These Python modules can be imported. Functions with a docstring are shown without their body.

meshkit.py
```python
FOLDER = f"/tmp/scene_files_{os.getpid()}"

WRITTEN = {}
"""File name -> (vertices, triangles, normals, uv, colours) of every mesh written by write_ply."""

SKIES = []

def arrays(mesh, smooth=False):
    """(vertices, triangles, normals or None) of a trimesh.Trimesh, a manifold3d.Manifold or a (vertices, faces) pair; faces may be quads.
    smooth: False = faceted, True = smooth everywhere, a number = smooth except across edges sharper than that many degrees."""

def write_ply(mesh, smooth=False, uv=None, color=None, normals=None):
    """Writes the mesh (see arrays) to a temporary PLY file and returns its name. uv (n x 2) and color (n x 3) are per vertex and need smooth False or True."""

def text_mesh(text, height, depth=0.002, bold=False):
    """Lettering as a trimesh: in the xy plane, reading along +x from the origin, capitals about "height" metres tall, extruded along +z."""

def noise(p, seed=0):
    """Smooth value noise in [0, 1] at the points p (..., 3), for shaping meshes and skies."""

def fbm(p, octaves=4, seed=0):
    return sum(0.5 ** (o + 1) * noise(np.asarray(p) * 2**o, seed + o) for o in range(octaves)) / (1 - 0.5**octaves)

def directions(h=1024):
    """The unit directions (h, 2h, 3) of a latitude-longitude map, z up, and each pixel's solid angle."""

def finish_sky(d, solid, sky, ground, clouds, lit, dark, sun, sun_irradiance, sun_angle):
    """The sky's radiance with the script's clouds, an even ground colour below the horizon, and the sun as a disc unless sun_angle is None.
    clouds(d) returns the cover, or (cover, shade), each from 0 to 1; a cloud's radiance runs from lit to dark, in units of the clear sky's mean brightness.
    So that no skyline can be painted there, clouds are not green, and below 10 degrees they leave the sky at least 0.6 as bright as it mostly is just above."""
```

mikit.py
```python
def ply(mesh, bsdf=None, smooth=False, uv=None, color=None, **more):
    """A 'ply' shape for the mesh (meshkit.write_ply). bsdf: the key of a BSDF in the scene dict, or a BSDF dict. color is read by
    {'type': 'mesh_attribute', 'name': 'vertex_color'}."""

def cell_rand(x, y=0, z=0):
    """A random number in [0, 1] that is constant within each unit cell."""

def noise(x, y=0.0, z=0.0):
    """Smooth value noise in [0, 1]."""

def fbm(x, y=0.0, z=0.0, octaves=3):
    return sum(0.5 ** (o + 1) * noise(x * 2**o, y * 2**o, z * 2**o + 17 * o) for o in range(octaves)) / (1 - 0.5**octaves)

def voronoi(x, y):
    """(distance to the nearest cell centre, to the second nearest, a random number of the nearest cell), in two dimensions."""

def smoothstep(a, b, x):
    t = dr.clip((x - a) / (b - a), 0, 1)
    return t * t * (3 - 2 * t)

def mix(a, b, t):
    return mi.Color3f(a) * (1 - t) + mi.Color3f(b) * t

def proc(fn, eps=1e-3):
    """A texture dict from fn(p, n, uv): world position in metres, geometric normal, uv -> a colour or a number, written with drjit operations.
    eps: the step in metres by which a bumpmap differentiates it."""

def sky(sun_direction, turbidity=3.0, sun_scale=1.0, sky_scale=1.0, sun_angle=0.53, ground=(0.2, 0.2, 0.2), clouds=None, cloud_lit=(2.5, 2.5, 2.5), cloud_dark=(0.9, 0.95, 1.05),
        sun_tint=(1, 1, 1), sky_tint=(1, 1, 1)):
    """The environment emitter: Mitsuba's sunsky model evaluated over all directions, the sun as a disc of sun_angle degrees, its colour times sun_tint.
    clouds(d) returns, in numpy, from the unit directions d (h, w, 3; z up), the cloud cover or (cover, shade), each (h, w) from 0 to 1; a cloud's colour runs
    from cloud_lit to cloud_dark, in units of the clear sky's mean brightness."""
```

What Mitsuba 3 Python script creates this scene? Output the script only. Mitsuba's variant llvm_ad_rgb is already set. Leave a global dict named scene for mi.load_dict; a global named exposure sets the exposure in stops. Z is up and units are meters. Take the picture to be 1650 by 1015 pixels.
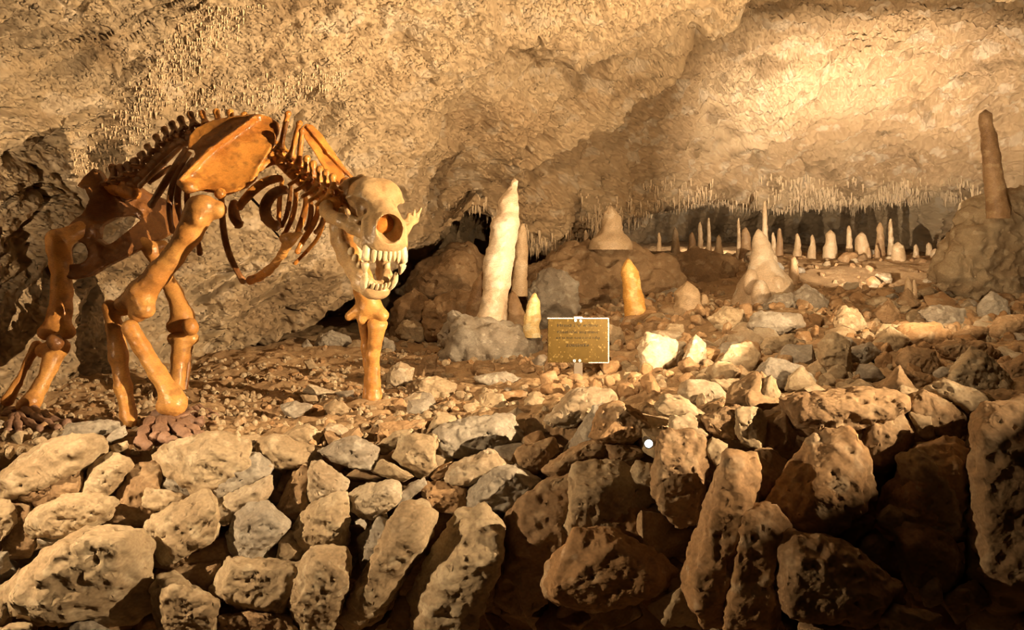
import math, random
import numpy as np, trimesh, manifold3d, mitsuba as mi, drjit as dr, mikit, meshkit
from scipy import ndimage
T = mi.ScalarTransform4f
scene, labels = {}, {}

# ------------------------------------------------------------------ camera, lamps, exposure
F, HY, CAMZ = 1300.0, 400.0, 0.70          # focal length in pixels, horizon row, eye height above the bear's ground
scene['camera'] = {'type': 'perspective', 'fov': math.degrees(2 * math.atan(825 / F)), 'fov_axis': 'x',
                   'principal_point_offset_x': 0.0, 'principal_point_offset_y': (507.5 - HY) / 1015,
                   'near_clip': 0.05, 'far_clip': 100.0,
                   'to_world': T().look_at(origin=[0, 0, CAMZ], target=[0, 1, CAMZ], up=[0, 0, 1])}
exposure = -0.17
WARM, AMBER, PALE = (1.0, .72, .42), (1.0, .66, .34), (1.0, .80, .56)


def spot(key, at_, to, power, color=WARM, angle=50.0, beam=None):
    scene[key] = {'type': 'spot', 'to_world': T().look_at(origin=list(at_), target=list(to), up=[0.01, 0.02, 1]),
                  'intensity': {'type': 'rgb', 'value': [power * c for c in color]}, 'cutoff_angle': angle, 'beam_width': beam or angle * .6}


# the cave's floodlights: the main one on the right behind the wall's crest, others at the left, behind the wall and on the mound; fill lights are added
spot('lamp_main', (2.8, 1.35, 1.15), (-1.55, 3.7, .92), 200, WARM, 27, 14)
spot('lamp_left', (-2.3, 1.95, .80), (-0.7, 2.5, -.25), 26, WARM, 42, 16)
spot('added_fill_left', (-2.35, 2.3, .15), (-2.85, 4.0, 1.15), 22, WARM, 24, 8)  # added fill that lifts the left wall out of the bear's shadow
spot('added_fill_rubble', (0.1, 2.2, 1.85), (1.6, 5.8, .4), 30, WARM, 50, 15)  # added unseen spot to brighten the rubble and the cone stalagmite
spot('lamp_behind_wall', (0.95, 3.0, 0.32), (-0.3, 5.2, 2.0), 32, WARM, 54, 15)
spot('lamp_behind_wall_right', (1.9, 3.2, 0.50), (1.7, 4.8, 2.5), 46, WARM, 75, 25)
spot('lamp_mound', (2.55, 6.0, 0.50), (3.5, 8.2, 2.25), 100, PALE, 48, 14)
spot('lamp_chamber', (2.3, 9.7, 0.85), (2.8, 12.0, 1.2), 9, PALE, 80, 30)
scene['added_fill_overhead'] = {'type': 'point', 'position': [-0.6, 0.6, 2.1], 'intensity': {'type': 'rgb', 'value': [.32, .20, .09]}}  # weak added fill without a fixture, lifts the shadows all round


# ------------------------------------------------------------------ helpers
def at(px, py, Y):
    """The world point at depth Y that the photograph shows at (px, py)."""
    return np.array([(px - 825) / F * Y, Y, CAMZ + (HY - py) / F * Y])


def numbered(key):
    if key not in scene and key not in labels:
        return key
    k = 1
    while f'{key}_{k:03d}' in scene or f'{key}_{k:03d}' in labels:
        k += 1
    return f'{key}_{k:03d}'


def thing(name, label, cat, group=None, kind=None):
    key = numbered(name)
    labels[key] = {'label': label, 'category': cat}
    if group:
        labels[key]['group'] = group
    if kind:
        labels[key]['kind'] = kind
    return key


def obj(name, shape, parent=None, label=None, kind=None):
    key = numbered(f'{parent}__{name}' if parent else name)
    scene[key] = shape
    if label or kind:
        labels[key] = {k: v for k, v in (('label', label), ('kind', kind)) if v}
    return key


def sole(name, shape, label, cat, group=None):
    """A thing that is one mesh."""
    key = thing(name, label, cat, group)
    scene[key] = shape
    return key


def unit(v):
    v = np.asarray(v, float)
    return v / np.linalg.norm(v)


def vnormals(v, f):
    n = np.zeros_like(v)
    c = np.cross(v[f[:, 1]] - v[f[:, 0]], v[f[:, 2]] - v[f[:, 0]])
    for k in range(3):
        for j in range(3):
            n[:, j] += np.bincount(f[:, k], c[:, j], len(v))
    return n / (np.linalg.norm(n, axis=1, keepdims=True) + 1e-20)


def grid_faces(nu, nv, wrap=False):
    i, j = np.meshgrid(np.arange(nu - 1), np.arange(nv if wrap else nv - 1), indexing='ij')
    a, b = i * nv + j, i * nv + (j + 1) % nv
    c, d = (i + 1) * nv + (j + 1) % nv, (i + 1) * nv + j
    return np.vstack([np.stack([a, b, c], -1).reshape(-1, 3), np.stack([a, c, d], -1).reshape(-1, 3)])


def ridged(p, octaves=3, seed=0):
    return sum(0.5 ** (o + 1) * (1 - np.abs(2 * meshkit.noise(np.asarray(p) * 2 ** o, seed + o) - 1)) for o in range(octaves)) / (1 - .5 ** octaves)


def surface_nets(fn, lo, hi, h):
    """The zero surface of the distance function fn(x, y, z) (numpy, negative inside) as (vertices, triangles)."""
    lo, hi = np.asarray(lo, float), np.asarray(hi, float)
    n = np.ceil((hi - lo) / h).astype(int) + 1
    ax = [(lo[k] + h * np.arange(n[k])).astype(np.float32) for k in range(3)]
    X, Y, Z = np.meshgrid(*ax, indexing='ij', sparse=True)
    g = np.broadcast_to(fn(X, Y, Z), n).astype(np.float32)
    s = g < 0
    c8 = [(slice(a, n[0] - 1 + a), slice(b, n[1] - 1 + b), slice(c, n[2] - 1 + c)) for a in (0, 1) for b in (0, 1) for c in (0, 1)]
    cnt = sum(s[q].astype(np.int8) for q in c8)
    cell = (cnt > 0) & (cnt < 8)
    idx = np.full(cell.shape, -1, int)
    ci = np.argwhere(cell)
    idx[tuple(ci.T)] = np.arange(len(ci))
    corner = np.array([(a, b, c) for a in (0, 1) for b in (0, 1) for c in (0, 1)])
    val = np.stack([g[tuple((ci + k).T)] for k in corner], 1)
    acc, num = np.zeros((len(ci), 3)), np.zeros(len(ci))
    for a in range(8):
        for b in range(a + 1, 8):
            if np.abs(corner[a] - corner[b]).sum() != 1:
                continue
            va, vb = val[:, a], val[:, b]
            m = (va < 0) != (vb < 0)
            t = va[m] / (va[m] - vb[m])
            acc[m] += corner[a] + t[:, None] * (corner[b] - corner[a])
            num[m] += 1
    v = lo + h * (ci + acc / num[:, None])
    quads = []
    for k in range(3):
        e = np.zeros(3, int); e[k] = 1
        u, w = np.zeros(3, int), np.zeros(3, int)
        u[(k + 1) % 3] = 1; w[(k + 2) % 3] = 1
        sl = [slice(1, -1)] * 3; sl[k] = slice(0, -1)
        sh = [slice(1, -1)] * 3; sh[k] = slice(1, None)
        A, B = s[tuple(sl)], s[tuple(sh)]
        for flip, m in ((False, A & ~B), (True, ~A & B)):
            p = np.argwhere(m)
            off = np.ones(3, int); off[k] = 0
            p = p + off
            q = [idx[tuple((p - d).T)] for d in (u * 0, u, u + w, w)]
            q = np.stack(q if not flip else q[::-1], 1)
            quads.append(q)
    q = np.vstack(quads)
    q = q[(q >= 0).all(1)]
    return v, np.vstack([q[:, [0, 1, 2]], q[:, [0, 2, 3]]])


def smin(a, b, k):
    h = np.clip(.5 + .5 * (b - a) / k, 0, 1)
    return b + (a - b) * h - k * h * (1 - h)


def smax(a, b, k):
    return -smin(-a, -b, k)


def cone(P, a, b, ra, rb):
    """Distance to a tapered capsule."""
    ba = np.asarray(b, float) - a
    pa = [P[k] - a[k] for k in range(3)]
    t = np.clip(sum(pa[k] * ba[k] for k in range(3)) / (ba @ ba), 0, 1)
    return np.sqrt(sum((pa[k] - ba[k] * t) ** 2 for k in range(3))) - (ra + (rb - ra) * t)


def ell(P, c, r, R=None):
    q = [P[k] - c[k] for k in range(3)]
    if R is not None:
        q = [sum(R[i][k] * q[k] for k in range(3)) for i in range(3)]
    k0 = np.sqrt(sum((q[i] / r[i]) ** 2 for i in range(3)))
    k1 = np.sqrt(sum((q[i] / r[i] ** 2) ** 2 for i in range(3)))
    return k0 * (k0 - 1) / (k1 + 1e-9)


def blob(chain, k=.015, h=.006, ops=(), wob=0.0, seed=0):
    """One smooth surface round a list of tapered capsules (a, b, ra, rb) or ellipsoids (centre, radii, axes); ops carve ellipsoids out or add more."""
    pts = []
    for c in chain:
        if len(c) == 4:
            pts += [np.asarray(c[0]) - c[2], np.asarray(c[0]) + c[2], np.asarray(c[1]) - c[3], np.asarray(c[1]) + c[3]]
        else:
            m = max(c[1]); pts += [np.asarray(c[0]) - m, np.asarray(c[0]) + m]
    lo, hi = np.min(pts, 0) - 3 * h - k * .3, np.max(pts, 0) + 3 * h + k * .3

    def fn(x, y, z):
        P, d = (x, y, z), None
        for c in chain:
            e = cone(P, *[np.asarray(c[0], float), np.asarray(c[1], float)], c[2], c[3]) if len(c) == 4 else ell(P, *c)
            d = e if d is None else smin(d, e, k)
        for o in ops:
            e = cone(P, np.asarray(o[0], float), np.asarray(o[1], float), o[2], o[3]) if len(o) == 4 else ell(P, *o)
            d = smax(d, -e, k * .5)
        return d
    v, f = surface_nets(fn, lo, hi, h)
    if wob:
        v = v + vnormals(v, f) * (wob * (meshkit.fbm(v / (wob * 12), 3, seed) - .5) * 2)[:, None]
    return v, f


def tube(path, radii, seg=10, flat=1.0, up=(0, 0, 1), caps=True):
    """A swept tube with rounded ends; flat < 1 squeezes the section along up."""
    path, radii = np.asarray(path, float), np.asarray(radii, float)
    t = np.gradient(path, axis=0)
    t /= np.linalg.norm(t, axis=1, keepdims=True)
    a = np.asarray(up, float) - t * (t @ np.asarray(up, float))[:, None]
    a /= np.linalg.norm(a, axis=1, keepdims=True) + 1e-12
    b = np.cross(t, a)
    if caps:
        path = np.vstack([path[:1] - t[:1] * radii[0] * .5, path, path[-1:] + t[-1:] * radii[-1] * .5])
        radii = np.concatenate([[radii[0] * .4], radii, [radii[-1] * .4]])
        a, b = np.vstack([a[:1], a, a[-1:]]), np.vstack([b[:1], b, b[-1:]])
    th = np.arange(seg) * 2 * np.pi / seg
    v = path[:, None] + radii[:, None, None] * (flat * np.cos(th)[None, :, None] * a[:, None] + np.sin(th)[None, :, None] * b[:, None])
    n = len(path)
    f = grid_faces(n, seg, True)
    v = np.vstack([v.reshape(-1, 3), path[:1], path[-1:]])
    j = np.arange(seg)
    f = np.vstack([f, np.stack([(j + 1) % seg, j, np.full(seg, n * seg)], 1), np.stack([(n - 1) * seg + j, (n - 1) * seg + (j + 1) % seg, np.full(seg, n * seg + 1)], 1)])
    return v, f[:, ::-1]


def spline(pts, n=24):
    """A smooth curve through the points (rows of any width)."""
    from scipy.interpolate import CubicSpline, PchipInterpolator
    pts = np.asarray(pts, float)
    s = np.concatenate([[0], np.cumsum(np.linalg.norm(np.diff(pts[:, :3], axis=0), axis=1))])
    return (CubicSpline if len(pts) > 2 else PchipInterpolator)(s, pts)(np.linspace(0, s[-1], n))


def join(parts):
    v, f, at_ = [], [], 0
    for a, b in parts:
        v.append(a); f.append(np.asarray(b) + at_); at_ += len(a)
    return np.vstack(v), np.vstack(f)


# ------------------------------------------------------------------ materials
def rgb(*c):
    return {'type': 'rgb', 'value': list(c)}


def mat(key, color, rough=.85, bump=None, bump_scale=1.0, spec=.3, eps=2e-3, **more):
    b = {'type': 'principled', 'base_color': mikit.proc(color) if callable(color) else rgb(*color), 'roughness': rough, 'specular': spec, **more}
    if bump:
        b = {'type': 'bumpmap', 'arbitrary': mikit.proc(bump, eps), 'scale': bump_scale, 'bsdf': b}
    scene[key] = {'type': 'twosided', 'bsdf': b}


fb, nz, ss, mx = mikit.fbm, mikit.noise, mikit.smoothstep, mikit.mix


def rock_colour(a, b, c, s=1.0, o=0.0):
    a, b, c = ([.80 * a_ ** 1.12 for a_ in q] for q in (a, b, c))
    def fn(p, n, uv):
        k = fb(p.x * 5 * s + o, p.y * 5 * s, p.z * 5 * s, 4)
        m = fb(p.x * 21 * s, p.y * 21 * s + o, p.z * 21 * s, 3)
        q = mx(mx(a, b, ss(.36, .64, k)), c, ss(.55, .72, m) * .75)
        return q * (.82 + .36 * nz(p.x * 160, p.y * 160, p.z * 160))
    return fn


def grain(p, n, uv):
    return fb(p.x * 45, p.y * 45, p.z * 45, 4)


def coarse(p, n, uv):
    a = fb(p.x * 18, p.y * 18, p.z * 18, 4)
    return a + .5 * ss(.5, .3, fb(p.x * 60 + 3, p.y * 60, p.z * 60, 2))


def ceiling_colour(p, n, uv):
    k = fb(p.x * .9, p.y * .9 + 7, p.z * .9, 4)
    m = fb(p.x * 7, p.y * 7, p.z * 7, 4)
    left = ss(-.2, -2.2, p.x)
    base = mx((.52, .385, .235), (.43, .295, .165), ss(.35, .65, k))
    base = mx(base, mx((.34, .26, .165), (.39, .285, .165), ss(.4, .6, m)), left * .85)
    base = mx(base, (.58, .475, .345), ss(.56, .68, m) * .6)
    return .78 * mx(base, (.22, .145, .075), ss(.58, .74, fb(p.x * 3 + 11, p.y * 3, p.z * 3, 4)) * .75)


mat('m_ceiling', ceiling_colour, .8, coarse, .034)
mat('m_soil', rock_colour((.40, .275, .155), (.30, .20, .11), (.46, .335, .20), .9), .95, coarse, .012)
mat('m_earth', rock_colour((.17, .105, .055), (.12, .075, .04), (.21, .14, .08), 1), .95, coarse, .012)
mat('m_stone_tan', rock_colour((.44, .345, .225), (.35, .26, .16), (.52, .43, .30), 1, 3), .8, grain, .010)
mat('m_stone_grey', rock_colour((.38, .335, .27), (.30, .25, .19), (.46, .415, .34), 1.2, 9), .7, grain, .008)
mat('m_stone_brown', rock_colour((.36, .245, .14), (.27, .175, .095), (.43, .32, .20), 1, 21), .85, grain, .012)
mat('m_stone_pale', rock_colour((.47, .39, .28), (.38, .29, .19), (.54, .46, .35), 1.3, 33), .75, grain, .010)
mat('m_stone_rust', rock_colour((.44, .29, .16), (.34, .21, .105), (.50, .38, .25), .8, 41), .85, grain, .012)
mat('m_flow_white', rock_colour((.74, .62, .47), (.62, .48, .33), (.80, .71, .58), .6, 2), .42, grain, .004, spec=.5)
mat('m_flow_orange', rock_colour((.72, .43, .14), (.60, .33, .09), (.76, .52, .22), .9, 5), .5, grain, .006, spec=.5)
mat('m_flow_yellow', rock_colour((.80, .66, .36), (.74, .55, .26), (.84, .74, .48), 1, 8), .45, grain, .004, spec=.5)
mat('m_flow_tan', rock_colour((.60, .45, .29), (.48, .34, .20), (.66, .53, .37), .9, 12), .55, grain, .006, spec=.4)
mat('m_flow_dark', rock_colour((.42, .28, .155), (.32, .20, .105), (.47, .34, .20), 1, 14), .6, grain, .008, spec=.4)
mat('m_drip', (.50, .375, .235), .6)


# ------------------------------------------------------------------ the cave: floor
def sstep(a, b, x):
    t = np.clip((np.asarray(x, float) - a) / (b - a), 0, 1)
    return t * t * (3 - 2 * t)


def crest(x):
    """(depth, height) of the top edge of the dry stone wall."""
    r = sstep(-.15, .75, x)
    return 2.72 - .25 * r, .0 + .19 * r


def terrain(x, y):
    yc, zc = crest(x)
    r = sstep(-.5, 1.3, x)
    far = .03 * np.maximum(y - 3, 0) + .012 * np.maximum(y - 3.2, 0) * sstep(-1.2, -.2, x)
    far = far - .07 * sstep(-1.5, -2.05, x)
    top = r * (.20 + .040 * (y - 3)) + (1 - r) * far * .55
    top = zc + (top - zc) * sstep(yc, yc + .5, y)
    top = top + r * .17 * sstep(6.3, 8.3, y)
    face = zc - .95 * sstep(0, 1, (yc - y) / .32)
    return np.where(y < yc, face, top)


def ground_depth(px, py):
    """The depth at which the line of sight through (px, py) meets the terrain."""
    Ys = np.linspace(2.2, 13, 1500)
    z = CAMZ + (HY - py) / F * Ys
    hit = np.nonzero(z < terrain((px - 825) / F * Ys, Ys))[0]
    return float(Ys[hit[0]]) if len(hit) else 11.0


def ground_detail(x, y):
    p = np.stack([x, y, 0 * x], -1)
    d = .10 * (meshkit.fbm(p * 1.7, 3, 5) - .5) + .05 * (ridged(p * 5, 3, 8) - .6)
    return d + .026 * (ridged(p * 14, 3, 2) - .6) + .012 * (ridged(p * 38, 2, 3) - .6)


nu, nv = 620, 470
U = np.linspace(-500, 2150, nu)
V = np.concatenate([np.linspace(-2.5, 2.1, 20)[:-1], np.linspace(2.1, 2.8, 50)[:-1], np.geomspace(2.8, 14.5, nv - 68)])
UU, VV = np.meshgrid(U, V, indexing='ij')
XX = (UU - 825) / F * np.maximum(VV, 1.6) * np.where(VV < 1.6, 1.5, 1)
ZZ = terrain(XX, VV) + ground_detail(XX, VV) * np.where(VV < 2.2, .6, 1.0)
yc0, zc0 = crest(XX)
ZZ = np.where(VV < yc0 + .30, np.minimum(ZZ, zc0 - .02 - 1.0 * sstep(0, 1, (yc0 + .30 - VV) / .30)), ZZ)      # cut back behind the stones
gv = np.stack([XX, VV, ZZ], -1).reshape(-1, 3)
gf = grid_faces(nu, len(V))
obj('floor', mikit.ply((gv, gf), 'm_soil', True))
labels['floor'] = {'kind': 'structure', 'label': 'clay and rubble floor of the cave rising towards the back', 'category': 'floor'}

# ------------------------------------------------------------------ the cave: overhanging left wall and ceiling, one surface in two pieces
# for every column of the roof: rows (px, py, depth) from the top of the frame down to its lower lip
COLS = {
    -600: [(-260, 3.0), (20, 2.7), (330, 2.6), (600, 2.6), (830, 2.5)],
    -250: [(-260, 3.2), (10, 3.1), (290, 3.2), (520, 3.25), (705, 3.2)],
    0: [(-260, 3.2), (0, 3.6), (280, 3.95), (480, 4.05), (655, 3.95)],
    150: [(-260, 3.4), (0, 3.9), (270, 4.4), (470, 4.6), (618, 4.5)],
    300: [(-260, 3.5), (0, 4.1), (250, 4.8), (450, 5.1), (592, 5.2)],
    430: [(-260, 3.6), (0, 4.3), (230, 5.0), (400, 5.3), (550, 5.45)],
    560: [(-260, 3.7), (0, 4.5), (200, 5.2), (360, 5.5), (478, 5.6)],
    700: [(-260, 3.7), (0, 4.7), (180, 5.5), (300, 5.8), (398, 5.95)],
    780: [(-260, 3.7), (0, 4.8), (160, 5.7), (260, 6.2), (372, 6.5)],
    880: [(-260, 3.8), (0, 4.9), (170, 6.0), (290, 6.4), (412, 6.9)],
    960: [(-260, 3.8), (0, 5.0), (160, 6.4), (270, 7.0), (366, 7.4)],
    1050: [(-260, 3.8), (0, 5.1), (150, 6.9), (250, 7.8), (346, 8.3)],
    1150: [(-260, 3.8), (0, 5.2), (140, 7.4), (240, 8.6), (306, 9.0)],
    1300: [(-260, 3.8), (0, 5.3), (140, 7.7), (240, 9.2), (336, 9.8)],
    1450: [(-260, 3.7), (0, 5.2), (140, 7.5), (240, 9.0), (318, 9.5)],
    1560: [(-260, 3.6), (0, 5.0), (140, 7.0), (240, 8.3), (340, 9.0)],
    1680: [(-260, 3.5), (0, 4.7), (140, 6.4), (240, 7.2), (318, 7.8)],
    1900: [(-260, 3.2), (0, 4.2), (180, 5.2), (320, 5.6), (460, 5.8)],
    2250: [(-260, 2.8), (0, 3.4), (200, 3.8), (400, 4.0), (620, 4.0)],
}
ctl, cpx = [], np.array(sorted(COLS), float)
for px in sorted(COLS):
    rows = [at(px, py, Y) for py, Y in COLS[px]]
    lip = rows[-1]
    xs = np.clip((px - 825) / 600, -2.6, 2.6)
    over = [np.array([xs * 2.2, -4.2, -1.0]), np.array([xs * 2.0, -4.2, 1.9]), np.array([xs * 1.7, -1.5, 2.9]), np.array([xs * 1.6, 1.0, 2.75])]
    if px <= -250:                                    # the left side closes down to the path
        over = [np.array([-3.6, -4.2, -1.0]), np.array([-3.3, -3.6, 1.6]), np.array([-3.0, -1.5, 2.4]), np.array([-2.4, .8, 2.45])]
    if px >= 1900:
        over = [np.array([3.8, -4.2, -1.0]), np.array([3.6, -3.6, 1.6]), np.array([3.3, -1.5, 2.4]), np.array([2.8, .8, 2.45])]
    deep = 1.5 * sstep(300, 450, px) * sstep(1750, 1600, px) + 1.1 * sstep(900, 1150, px) * sstep(1750, 1600, px)
    lip = lip + [0, -.22 * sstep(300, 420, px) * sstep(800, 700, px), 0]
    rise = .10 + .14 * sstep(300, 420, px) * sstep(820, 700, px) + .16 * sstep(900, 1200, px)
    back = lip + [0, .45 + deep * .35, rise]
    back2 = lip + [0, 1.0 + deep, -.05]
    zf = terrain(back2[0], back2[1] + .3)
    foot = np.array([back2[0], back2[1] + .3, zf - .35])
    ctl.append(over + rows + [back, back2, foot])
ctl = np.array(ctl)                                    # columns x 12 rows x 3
rowpos = np.concatenate([np.linspace(2.6, 4, 16)[:-1], np.linspace(4, 8, 330)[:-1], np.linspace(8, 11, 150)])
colpx = np.concatenate([np.linspace(-600, -40, 40)[:-1], np.linspace(-40, 1700, 960)[:-1], np.linspace(1700, 2250, 40)])
colpos = np.interp(colpx, cpx, np.arange(len(cpx)))
CC, RR = np.meshgrid(colpos, rowpos, indexing='ij')
S = np.stack([ndimage.map_coordinates(ctl[..., k], [CC, RR], order=1, mode='nearest') for k in range(3)], -1)
for k in range(3):
    S[..., k] = ndimage.gaussian_filter(S[..., k], (16, 7), mode='nearest')
shape = S.shape[:2]
sv, sf = S.reshape(-1, 3), grid_faces(*shape)
sn = vnormals(sv, sf)
if (sn[len(sn) // 2] @ (np.array([0, 0, .7]) - sv[len(sn) // 2])) < 0:
    sn, sf = -sn, sf[:, ::-1]
leftness = sstep(.4, -1.6, sv[:, 0])
# bedding on the left runs up to the right: long thin ledges; the roof on the right is dimpled
c30, s30 = math.cos(math.radians(33)), math.sin(math.radians(33))
along = sv[:, 0] * c30 + sv[:, 2] * s30 + .35 * sv[:, 1]
across = -sv[:, 0] * s30 + sv[:, 2] * c30 - .25 * sv[:, 1]
warp = meshkit.fbm(sv * 1.1, 3, 31) - .5
bed = np.stack([along * 1.1, across * 9 + warp * 4, sv[:, 1] * 1.2], -1)
bedd = ridged(bed, 4, 11) - .62
crack = np.clip(ridged(np.stack([along * 2.2, across * 13 + warp * 7, sv[:, 1] * 2], -1), 2, 51) - .80, 0, 1) * sstep(.42, .60, meshkit.fbm(sv * 2.2, 2, 77))
big = meshkit.fbm(sv * .75, 3, 3) - .5
mid = meshkit.fbm(np.stack([along * 2.2, across * 4.2, sv[:, 1] * 2], -1), 3, 14) - .5
lump = ridged(np.stack([along * 3.6, across * 11, sv[:, 1] * 4], -1) + warp[:, None] * 2.5, 4, 22) - .6
fine = meshkit.fbm(sv * 24, 3, 41) - .5
dimple = np.clip(meshkit.noise(sv * 3.2 + 5, 91) - .62, 0, 1)
crack2 = np.clip(ridged(np.stack([along * 3.2, across * 5, sv[:, 1] * 3], -1) + warp[:, None] * 3, 2, 151) - .84, 0, 1) * sstep(.40, .58, meshkit.fbm(sv * 1.9, 2, 177))
disp = -(.7 - .35 * leftness) * crack2 + .34 * (1 - .6 * leftness) * big + (.26 - .13 * leftness) * mid + (.075 * leftness + .03) * bedd - .55 * crack * (.30 + .70 * leftness) + (.085 - .025 * leftness) * lump + (.075 - .03 * leftness) * fine + (.05 - .02 * leftness) * (ridged(sv * 13, 2, 71) - .6) - .62 * dimple * (1 - leftness * .7)
fold = (sv[:, 0] - .02) * .595 - (sv[:, 2] - 1.22) * .804 + .22 * (meshkit.fbm(sv * 1.6, 3, 201) - .5)
disp -= (.38 * sstep(-.04, .16, fold) - .10 * np.exp(-(fold / .12) ** 2)) * sstep(1.05, 1.45, sv[:, 2]) * sstep(4.6, 5.4, sv[:, 1]) * sstep(8.2, 6.6, sv[:, 1])     # the big fold that runs down to the white stalagmite
popcorn = np.exp(-((sv[:, 0] + .26) / .30) ** 2 - ((sv[:, 2] - 1.05) / .35) ** 2) * (sv[:, 1] > 5)
disp -= .42 * popcorn
disp += popcorn * .16 * (ridged(sv * 9, 2, 61) - .5)
calm = 1 - .2 * sstep(8.6, 9.6, RR.reshape(-1))
sv = sv + sn * (disp * calm)[:, None]
cut = int(np.argmin(np.abs(colpx - 770)))
G = sv.reshape(*shape, 3)
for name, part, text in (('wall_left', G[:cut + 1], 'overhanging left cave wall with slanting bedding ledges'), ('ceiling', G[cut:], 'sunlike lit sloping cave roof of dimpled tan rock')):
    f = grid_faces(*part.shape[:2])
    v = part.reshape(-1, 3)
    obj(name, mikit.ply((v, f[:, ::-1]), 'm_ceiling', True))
    labels[name] = {'kind': 'structure', 'label': text.replace('sunlike lit ', ''), 'category': 'wall' if name == 'wall_left' else 'ceiling'}


def roof_at(px, py, lo=2.0):
    """The nearest point of the roof or wall seen at (px, py), and its depth."""
    q = sv[::3]
    w = q[:, 1] > lo
    u = 825 + F * q[:, 0] / np.where(w, q[:, 1], 1)
    t = HY - F * (q[:, 2] - CAMZ) / np.where(w, q[:, 1], 1)
    d = (u - px) ** 2 + (t - py) ** 2
    d[~w] = 1e12
    c = np.nonzero(d < d.min() + 30)[0]
    i = c[np.argmin(q[c, 1])]
    return q[i]


# ------------------------------------------------------------------ stones
STONE_MATS = ['m_stone_tan', 'm_stone_grey', 'm_stone_brown', 'm_stone_pale', 'm_stone_rust']


def roughen(v, f, size, seed, amp=1.0):
    """Chips, pits and facets on a stone of the given size."""
    n = vnormals(v, f)
    q = v / size
    d = .085 * (meshkit.fbm(q * 2.3 + seed, 3, seed) - .5) + .05 * (ridged(q * 5.5 + seed, 3, seed + 5) - .62)
    d = d + .055 * (meshkit.fbm(q * 15 + seed, 3, seed + 3) - .5)
    pit = np.clip(meshkit.fbm(q * 11 + seed, 2, seed + 9) - .60, 0, 1)
    return v + n * (amp * size * (d + .02 - .14 * pit))[:, None]


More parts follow.
